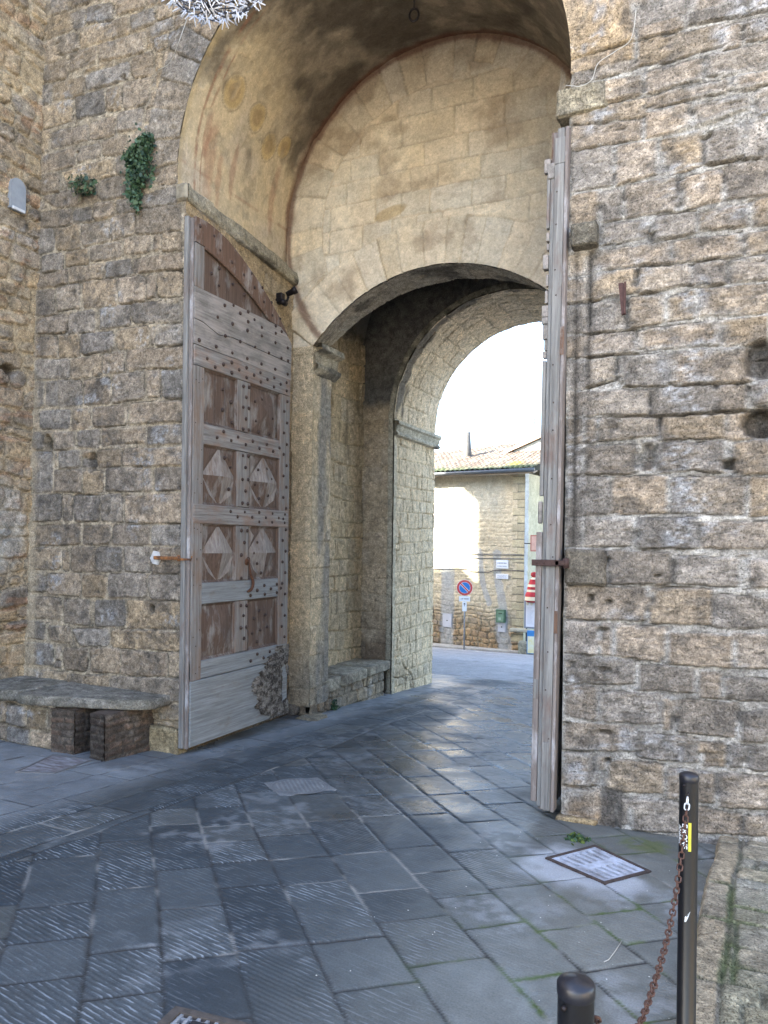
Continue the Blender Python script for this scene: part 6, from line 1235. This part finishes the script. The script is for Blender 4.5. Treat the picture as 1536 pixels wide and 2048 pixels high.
# tiled roof: two slopes over the front wall, eave at z 4.35
def roof():
    u = axis((-.45, 6.6, .02), (6.6, 13, .1)); t = np.linspace(0, 1, 150); U, T = np.meshgrid(u, t)
    L = 5.2; slope = .34; run = T * L
    ridge = 1.0 - .028 * np.clip(U, 0, 13)
    z = 4.33 + run * slope * ridge
    tile = np.abs(np.sin(U * math.pi / .20)); step = ((run / .33) % 1); j = vn(np.floor(U / .2), np.floor(run / .33), 5)
    z = z + .055 * tile + .03 * (1 - step) + .012 * j + .02 * fbm(U, run, 7, 3)
    n = fbm(U * 3, run * 3, 8, 4); c = mix(C3(.13, .10, .08), C3(.20, .175, .14), ss(-.4, .4, n + .5 * j)); c = mix(c, C3(.035, .03, .025), .85 * (1 - ss(.1, .5, tile))); c = mix(c, C3(.04, .035, .03), .8 * (1 - ss(0, .14, step)))
    c = mix(c, C3(.05, .075, .03), .85 * ss(.9, .15, run + .4 * n)); c = mix(c, C3(.25, .20, .04), .7 * (1 - ss(.2, .4, np.hypot(U - .55, run - .8))))
    o = HC + HN * .42
    P = np.stack([o.x + HD.x * U + HS.x * run, o.y + HD.y * U + HS.y * run, z], -1); r = grid('roof', P, M['far'], house, np.clip(c, .01, 1), smooth=True)
    P2 = P.copy(); o2 = o + HS * (2 * L - .0); P2[..., 0] = o2.x + HD.x * U - HS.x * run; P2[..., 1] = o2.y + HD.y * U - HS.y * run; grid('roof', P2[:, ::2], M['far'], house, np.clip(c, .01, 1)[:, ::2])
    return r
rf = roof()
mb = MB(); a = HC + HN * .44; 
mb.tube([(a.x + HD.x * q, a.y + HD.y * q, 4.30 - .004 * q) for q in (-.5, 3.2, 3.21, 13)], .065, 10); mb.build('gutter', plain('lead_gutter', (.11, .12, .13), .5, .4, nscale=8), house)
b0_ = HC + HN * .40; e0_ = HC + HD * 12.6; mb = MB(); mb.prism([(b0_.x - HD.x * .45, b0_.y - HD.y * .45, 4.17), (b0_.x + HD.x * 12.6, b0_.y + HD.y * 12.6, 4.17), (e0_.x, e0_.y, 4.27), (HC.x - HD.x * .45, HC.y - HD.y * .45, 4.27)], (0, 0, .05)); mb.build('eaves_board', plain('eave_wood', (.30, .24, .18), .9, nscale=9), house)
# upper gabled wing behind, at the right
g0 = HC + HD * 1.75 + HS * 2.6; mb = MB(); W_ = 6.0
poly = [(0, -2.0), (W_, -2.0), (W_, 5.9), (3.0, 6.75), (0, 5.72)]
mb.prism([(g0.x - HD.x * x, g0.y - HD.y * x, z) for x, z in [(0, 4.6), (W_, 4.6), (W_, 5.6), (3.4, 6.55), (0, 5.30)]], (HS.x * 6, HS.y * 6, 0)); mb.build('upper_wall', plain('upper_plaster', (.42, .44, .40), .9, nscale=2, namt=.2), house)
mb = MB(); 
mb.prism([(g0.x - HD.x * x + HN.x * .12, g0.y - HD.y * x + HN.y * .12, z) for x, z in [(-.25, 5.24), (3.4, 6.6), (W_ + .2, 5.60), (W_ + .2, 5.70), (3.4, 6.72), (-.25, 5.34)]], (HS.x * 6.3, HS.y * 6.3, 0)); mb.build('upper_roof', plain('upper_tiles', (.42, .33, .26), .9, nscale=12, namt=.4), house)
# chimney flue and cowl
cb = HC + HD * 3.38 + HS * 2.4
fl_ = empty('chimney_flue', (cb.x, cb.y, 4.9), 'tall leaning grey chimney flue rising from the tiled roof', 'chimney')
mb = MB(); mb.tube([(cb.x, cb.y, 4.7), (cb.x - .03, cb.y, 5.4), (cb.x - .09, cb.y, 6.25)], .16, 14); mb.build('flue', plain('cement_pipe', (.11, .11, .105), .85, nscale=7, namt=.3), fl_)
mb = MB(); mb.tube([(cb.x - .09 + .17 * math.cos(a), cb.y, 6.40 + .14 * math.sin(a)) for a in np.linspace(.1, math.pi - .1, 10)], .03, 6)
for q in (-.15, .15): mb.tube([(cb.x - .09 + q, cb.y, 6.42), (cb.x - .09 + q * .7, cb.y, 6.22)], .012, 5)
mb.build('cowl', plain('cowl_metal', (.22, .22, .22), .5, .4), fl_)
an = HC + HD * .85 + HS * 3.2
mb = MB(); mb.tube([(an.x, an.y, 5.4), (an.x, an.y, 6.75)], .014, 6)
for z, l in ((6.7, .18), (6.6, .26), (6.45, .22), (6.3, .16)): mb.tube([(an.x - l / 2, an.y, z), (an.x + l / 2, an.y, z)], .009, 5)
mb.tube([(an.x, an.y - .25, 6.55), (an.x, an.y + .3, 6.55)], .009, 5)
tag(mb.build('roof_antenna', M['iron']), 'thin television antenna standing on the house roof', 'antenna')
def HW(u, z, out=0.): p = HC + HD * u + HN * out; return (p.x, p.y, z)
def wallbox(mb, u0, u1, z0, z1, o0, o1, mi=0):
    vs = [HW(u, z, o) for z in (z0, z1) for o in (o0, o1) for u in (u0, u1)]
    return mb.add(vs, [(0, 2, 3, 1), (4, 5, 7, 6), (0, 1, 5, 4), (2, 6, 7, 3), (0, 4, 6, 2), (1, 3, 7, 5)], mi)
WH = plain('white_enamel', (.66, .70, .76), .5, nscale=5, namt=.08); INK = plain('faded_ink', (.22, .26, .34), .7)
def plaque(u0, u1, z0, z1, rows, label, seed):
    e = empty('street_plaque', HW((u0 + u1) / 2, (z0 + z1) / 2), label, 'plaque', 'white plaques on the street house'); mb = MB(); wallbox(mb, u0, u1, z0, z1, .02, .05); mb.build('plate', WH, e)
    mb = MB(); r = random.Random(seed)
    for z, hh in rows:
        u = u1 - .05
        while u > u0 + .06: w_ = r.uniform(.015, .04); wallbox(mb, u - w_, u, z - hh / 2 * r.uniform(.6, 1), z + hh / 2, .0515, .0535); u -= w_ + r.uniform(.008, .022)
    tag(mb.build('lettering', INK, e), kind='stuff'); return e
plaque(.60, 1.06, .78, 1.09, [(.97, .05), (.86, .035)], 'larger white stone street plaque high on the house wall', 1)
plaque(.60, 1.06, .40, .58, [(.53, .02), (.49, .02), (.44, .02)], 'smaller white plaque just below the larger plaque', 2)
def cabinet(name, u0, u1, z0, z1, label):
    e = empty(name, HW((u0 + u1) / 2, z0), label, 'cabinet', 'grey meter cabinet doors in the house wall'); mb = MB(); wallbox(mb, u0, u1, z0, z1, .0, .035); mb.build('frame', plain('cabinet_frame_' + str(int(u0 * 10)), (.36, .38, .42), .6), e)
    mb = MB(); wallbox(mb, u0 + .02, u1 - .02, z0 + .02, z1 - .02, .036, .045); mb.build('door', plain('cabinet_door_' + str(int(u0 * 10)), (.50, .52, .57), .5, nscale=3, namt=.1), e); mb = MB(); wallbox(mb, (u0 + u1) / 2 - .02, (u0 + u1) / 2 + .02, (z0 + z1) / 2 - .02, (z0 + z1) / 2 + .02, .046, .055); mb.build('lock', M['iron'], e)
cabinet('meter_cabinet', 2.84, 3.24, -1.52, -1.0, 'grey meter cabinet left of the no parking sign'); cabinet('meter_cabinet', .66, .98, -1.55, -1.16, 'grey meter cabinet below the green letterbox')
lb = empty('letterbox', HW(.83, -1.2), 'old green metal letterbox on the house wall near the corner', 'letterbox')
mb = MB(); wallbox(mb, .67, 1.0, -1.19, -.72, .02, .16); mb.build('box', plain('green_paint', (.10, .19, .12), .6, nscale=6, namt=.35), lb); mb = MB(); wallbox(mb, .70, .95, -1.15, -.78, .161, .172); mb.build('door', plain('green_door', (.15, .26, .18), .55, nscale=5, namt=.3), lb)
mb = MB(); wallbox(mb, .76, .90, -.86, -.84, .173, .178); mb.build('slot', M['void'], lb); mb = MB(); wallbox(mb, .80, .90, -1.10, -1.0, .173, .176); mb.build('emblem', plain('embossed_green', (.28, .38, .31), .5), lb)
# cables along the wall
mb = MB(); mb.tube([HW(u, .70 + .02 * math.sin(u * 3) - (.06 if 1.2 < u < 2.2 else 0), .03) for u in np.arange(-.0, 4.2, .15)], .014, 5); tag(mb.build('wall_cable', plain('cable_dark', (.07, .07, .08), .7)), 'dark cable running along the house wall below the plaque', 'cable')
mb = MB(); mb.tube([HW(u, 1.28 + .01 * math.sin(u * 4), .03) for u in np.arange(-.0, 2.1, .15)], .012, 5); mb.tube([HW(u, 1.14, .02) for u in np.arange(-.0, 2.2, .3)], .016, 5); tag(mb.build('wall_cable', plain('cable_grey', (.12, .12, .12), .7)), 'pair of thin cables crossing the house wall above the plaque', 'cable')
# no parking sign
sgn_ = empty('no_parking_sign', (-8.95, 25.7, -2.2), 'round no parking sign with two small panels on a grey pole', 'road sign')
SD = (Vector((0, 0)) - Vector((-8.95, 25.7))).normalized(); SR = Vector((-SD.y, SD.x))
def sg(a, z, o): return (-8.95 + SR.x * a + SD.x * o, 25.7 + SR.y * a + SD.y * o, z)
mb = MB(); mb.tube([(-8.95, 25.7, -2.3), (-8.95, 25.7, .35)], .028, 10); mb.build('pole', plain('galvanised_pole', (.30, .32, .34), .5, .5), sgn_)
RED = plain('sign_red', (.50, .07, .07), .5); BLU = plain('sign_blue', (.02, .17, .50), .5); SWH = plain('sign_white', (.72, .76, .80), .5)
zc = .06
def disc_mb(R, o, th=.004, n=40, r0=0): 
    mb = MB(); vs = [sg(R * math.cos(a), zc + R * math.sin(a), o) for a in np.linspace(0, 2 * math.pi, n + 1)[:-1]]; nn = Vector((SD.x, SD.y, 0)) * th; return mb.prism(vs, nn)
disc_mb(.295, .03, .01).build('rim', SWH, sgn_); disc_mb(.285, .0405).build('red_ring', RED, sgn_); disc_mb(.205, .045).build('white_line', SWH, sgn_)
for s_ in (-1, 1):
    mb = MB(); pts = []
    R = .195; off = .042
    for k in range(21):
        # half disc cut parallel to the diagonal that falls to the right
        a0 = math.asin(off / R); th = a0 + (math.pi - 2 * a0) * k / 20; x, y = R * math.cos(th), R * math.sin(th) * s_; rot = math.radians(-45); pts.append(sg(-(x * math.cos(rot) - y * math.sin(rot)) if False else x * math.cos(rot) - y * math.sin(rot), zc + x * math.sin(rot) + y * math.cos(rot), .0495))
    mb.prism(pts, (SD.x * .003, SD.y * .003, 0)); mb.build('blue_field', BLU, sgn_)
rot = math.radians(-45); mb = MB(); mb.prism([sg(x * math.cos(rot) - y * math.sin(rot), zc + x * math.sin(rot) + y * math.cos(rot), .0497) for x, y in ((-.23, -.024), (.23, -.024), (.23, .024), (-.23, .024))], (SD.x * .003, SD.y * .003, 0)); mb.build('red_bar', RED, sgn_)
def panel(a0, a1, z0, z1): mb = MB(); mb.prism([sg(a0, z0, .03), sg(a1, z0, .03), sg(a1, z1, .03), sg(a0, z1, .03)], (SD.x * .008, SD.y * .008, 0)); mb.build('small_panel', SWH, sgn_)
panel(-.20, .20, -.44, -.25); panel(-.08, .08, -.80, -.46)
mb = MB(); r = random.Random(4)
for (a0, a1, z0, z1) in ((-.15, -.06, -.36, -.345), (-.07, -.05, -.355, -.32), (-.02, .15, -.36, -.335), (-.008, .008, -.62, -.51)): mb.prism([sg(a0, z0, .039), sg(a1, z0, .039), sg(a1, z1, .039), sg(a0, z1, .039)], (SD.x * .003, SD.y * .003, 0))
mb.prism([sg(-.045, -.545, .039), sg(0, -.49, .039), (sg(.045, -.545, .039))], (SD.x * .003, SD.y * .003, 0)); mb.build('symbol', plain('sign_black', (.02, .025, .03), .6), sgn_)
# notice board on the side of the corner, stone post, panel below
def SW(u, z, o=0.): p = HC + Vector((.995, -.105)) * o + HS * u; return (p.x, p.y, z)
bx0 = Vector((-6.80, 25.98)); 
nb = empty('notice_board', (-6.4, 25.98, -1.4), 'grey framed white notice board standing at the house corner', 'notice board')
mb = MB(); mb.box(-6.80, -5.75, 25.96, 26.02, -1.32, -.20, b=.01); mb.build('frame', plain('board_frame', (.22, .25, .31), .5, .2), nb)
mb = MB(); mb.box(-6.73, -5.82, 25.945, 25.958, -1.26, -.26); mb.build('paper', plain('white_paper', (.66, .69, .76), .6), nb)
mb = MB()
for a in (-6.68, -6.53, -6.32, -6.1): mb.prism([(a + .05 * math.cos(t), 25.942, -.42 + .075 * math.sin(t)) for t in np.linspace(0, 6.28, 13)[:-1]], (0, -.003, 0))
mb.build('crest', plain('faint_crest', (.56, .54, .44), .6), nb)
mb = MB(); r = random.Random(8)
for i in range(17): mb.box(-6.68, -6.68 + r.uniform(.14, .26), 25.941, 25.944, -.58 - i * .036, -.572 - i * .036); mb.box(-6.38, -6.38 + r.uniform(.14, .3), 25.941, 25.944, -.58 - i * .036, -.572 - i * .036)
tag(mb.build('lettering', plain('grey_print', (.36, .39, .50), .7), nb), kind='stuff')
mb = MB(); mb.box(-6.74, -6.70, 25.97, 26.01, -2.3, -1.3); mb.box(-5.84, -5.80, 25.97, 26.01, -2.3, -1.3); mb.build('post', M['iron'], nb)
pb = empty('advert_box', (-6.35, 25.75, -2.2), 'blue and white advertising panel under the notice board', 'advert panel')
mb = MB(); mb.box(-6.62, -6.05, 25.68, 25.76, -2.18, -1.36, b=.01); mb.build('casing', plain('panel_blue', (.04, .20, .50), .5), pb); mb = MB(); mb.box(-6.59, -6.08, 25.67, 25.679, -2.15, -1.56); mb.build('poster', plain('pale_poster', (.62, .68, .62), .6, nscale=6, namt=.2, col2=(.62, .60, .30)), pb)
rough_block('corner_stone_post', -6.95, -6.58, 25.72, 26.1, -2.4, -1.78, 77, (.33, .33, .26)); tag(bpy.data.objects['corner_stone_post'], 'squat weathered stone post at the foot of the house corner', 'stone post')
bpy.data.objects['corner_stone_post'].name = 'stone_post'
mb = MB(); mb.box(-7.33, -6.62, 25.9, 26.2, -1.47, -1.35, b=.03); mb.build('corner_ledge', plain('ledge_stone', (.42, .39, .30), .9, nscale=6, namt=.3), house)
rs_ = empty('red_sign', (-6.3, 26.1, 1.7), 'reddish rectangular sign on the side wall of the house', 'sign'); mb = MB(); mb.box(-6.62, -6.0, 26.02, 26.05, 1.42, 2.0); mb.build('plate', plain('brown_red', (.36, .13, .10), .6), rs_); mb = MB(); mb.box(-6.58, -6.04, 26.008, 26.019, 1.46, 1.96); mb.build('face', plain('salmon', (.55, .36, .30), .6, nscale=5), rs_); mb = MB(); mb.tube([(-6.85, 26.06, 1.7), (-6.0, 26.06, 1.7)], .02, 6); mb.build('arm', M['iron'], rs_)
# red and white hanging cloth decoration
rdv = empty('cloth_decoration', (-6.45, 25.8, .1), 'red and white banded cloth decoration hanging at the house corner', 'decoration')
mbs_ = {'r': MB(), 'w': MB()}
prof = [(.02, .60, 'r'), (.10, .57, 'r'), (.12, .48, 'r'), (.06, .41, 'w'), (.14, .34, 'r'), (.17, .22, 'r'), (.20, .16, 'w'), (.22, .08, 'r'), (.24, -.02, 'w'), (.25, -.10, 'r'), (.30, -.20, 'r'), (.31, -.27, 'w'), (.32, -.40, 'r'), (.24, -.47, 'r')]
for (a, b_) in zip(prof[:-1], prof[1:]): mbs_[a[2]].lathe([(a[0], a[1]), (b_[0], b_[1])], c=(-6.42, 25.8, .10), n=16)
mbs_['r'].build('red_cloth', plain('red_cloth', (.42, .03, .04), .8, nscale=8, namt=.4), rdv); mbs_['w'].build('white_band', plain('cream_cloth', (.62, .55, .40), .9), rdv)
# person in a black jacket, almost hidden by the right leaf
def person(loc, face):
    e = empty('person', loc, 'person in a dark jacket and dark trousers half hidden behind the right leaf', 'person')
    J = dict(pel=(0, 0, .95, .15, .11), wai=(0, .0, 1.10, .145, .10), che=(0, .0, 1.32, .17, .125), nek=(0, .01, 1.50, .058, .058), hd0=(0, .02, 1.60, .08, .09), hd1=(0, .02, 1.70, .072, .085),
             ls=(-.19, 0, 1.42, .065, .065), le=(-.27, .02, 1.16, .05, .05), lw=(-.22, .14, .98, .036, .036), rs=(.19, 0, 1.42, .065, .065), re=(.26, .02, 1.15, .05, .05), rw=(.24, .12, .93, .036, .036),
             lh=(-.10, 0, .90, .10, .10), lk=(-.12, .04, .50, .066, .07), la=(-.12, -.02, .10, .045, .05), lt=(-.13, .13, .035, .04, .035), rh=(.10, 0, .90, .10, .10), rk=(.12, .10, .52, .066, .07), ra=(.13, .12, .10, .045, .05), rt=(.14, .26, .035, .04, .035))
    ks = list(J); E_l = [('pel', 'wai'), ('wai', 'che'), ('che', 'nek'), ('nek', 'hd0'), ('hd0', 'hd1'), ('che', 'ls'), ('ls', 'le'), ('le', 'lw'), ('che', 'rs'), ('rs', 're'), ('re', 'rw'), ('pel', 'lh'), ('lh', 'lk'), ('lk', 'la'), ('la', 'lt'), ('pel', 'rh'), ('rh', 'rk'), ('rk', 'ra'), ('ra', 'rt')]
    me = bpy.data.meshes.new('body'); q = Matrix.Rotation(face, 3, 'Z')
    me.from_pydata([q @ Vector(J[k][:3]) for k in ks], [(ks.index(a), ks.index(b_)) for a, b_ in E_l], [])
    o = bpy.data.objects.new('body', me); COL.objects.link(o); o.parent = e; m = o.modifiers.new('skin', 'SKIN'); o.modifiers.new('s', 'SUBSURF').levels = 2; o.modifiers['s'].render_levels = 2
    for i, k in enumerate(ks): me.skin_vertices[0].data[i].radius = J[k][3:5]
    me.skin_vertices[0].data[0].use_root = True
    dg = bpy.context.evaluated_depsgraph_get(); m2 = bpy.data.meshes.new_from_object(o.evaluated_get(dg)); o.modifiers.clear(); o.data = m2; m2.name = 'body'
    m2.materials.clear()
    for c_ in ((.018, .02, .026), (.03, .033, .045), (.42, .27, .20), (.03, .02, .015), (.02, .018, .018)): m2.materials.append(plain('cloth_' + str(len(m2.materials)), c_, .85, nscale=14, namt=.3))
    for p in m2.polygons:
        z = p.center.z; x = p.center.x; p.use_smooth = True
        p.material_index = 4 if z < .09 else 1 if z < .93 and abs((q.inverted() @ p.center).x) < .2 and (q.inverted() @ p.center).y < .22 else 0 if z < 1.50 else 2
    mb = MB(); hd = q @ Vector((0, .0, 1.69)); mb.lathe([(.0, .10), (.05, .095), (.085, .06), (.098, 0), (.095, -.05), (.08, -.07)], c=hd, n=16); local_mode[0] = True; mb.build('hair', m2.materials[3], e)
    mb = MB(); nz = q @ Vector((0, .115, 1.645)); mb.lathe([(0, .02), (.012, .0), (.014, -.02), (0, -.024)], c=nz, n=8); mb.build('nose', m2.materials[2], e)
    mb = MB()
    for s_ in (-1, 1): mb.lathe([(0, .008), (.009, 0), (0, -.008)], c=q @ Vector((.032 * s_, .098, 1.675)), n=8)
    mb.build('eyes', m2.materials[3], e); local_mode[0] = False
    return e
person((-5.60, 24.2, float(gz(24.2))), math.radians(150))
# unseen houses added to shade the street and bounce sunlight onto the gate
def block(name, x0, x1, y0, y1, z1, label):
    e = empty(name, ((x0 + x1) / 2, (y0 + y1) / 2, -1.5), label, 'house'); mb = MB(); mb.box(x0, x1, y0, y1, -3, z1 - .5); mb.build('wall', plain(name + '_wall' + str(int(-x0)), (.44, .38, .27), .95, nscale=2, namt=.25), e)
    mb = MB(); xm = (x0 + x1) / 2; mb.box(x0 - .3, x1 + .3, y0 - .3, y1 + .3, z1 - .49, z1); mb.build('roof', plain(name + '_roof' + str(int(-x0)), (.34, .22, .15), .9, nscale=6, namt=.4), e)
    mb = MB()
    for y in np.arange(y0 + 1, y1 - .8, 1.8):
        for z in (1.5, 4.6): mb.box(x1 - .02, x1 + .015, y, y + .8, z, z + 1.3)
    mb.build('shutters', plain(name + '_sh' + str(int(-x0)), (.10, .14, .10), .7), e)
block('shade_house', -17.65, -9.2, 11.45, 19.7, 11.2, 'tall unseen house added left of the gate to shade the street and house wall'); block('shade_house', -32, -18.3, 14.6, 19.7, 7.75, 'lower unseen house added to cut off the sun patch on the street house')
block('bounce_house', 13, 19, -16, 3, 7.5, 'unseen cream house added to bounce sunlight onto the gate')
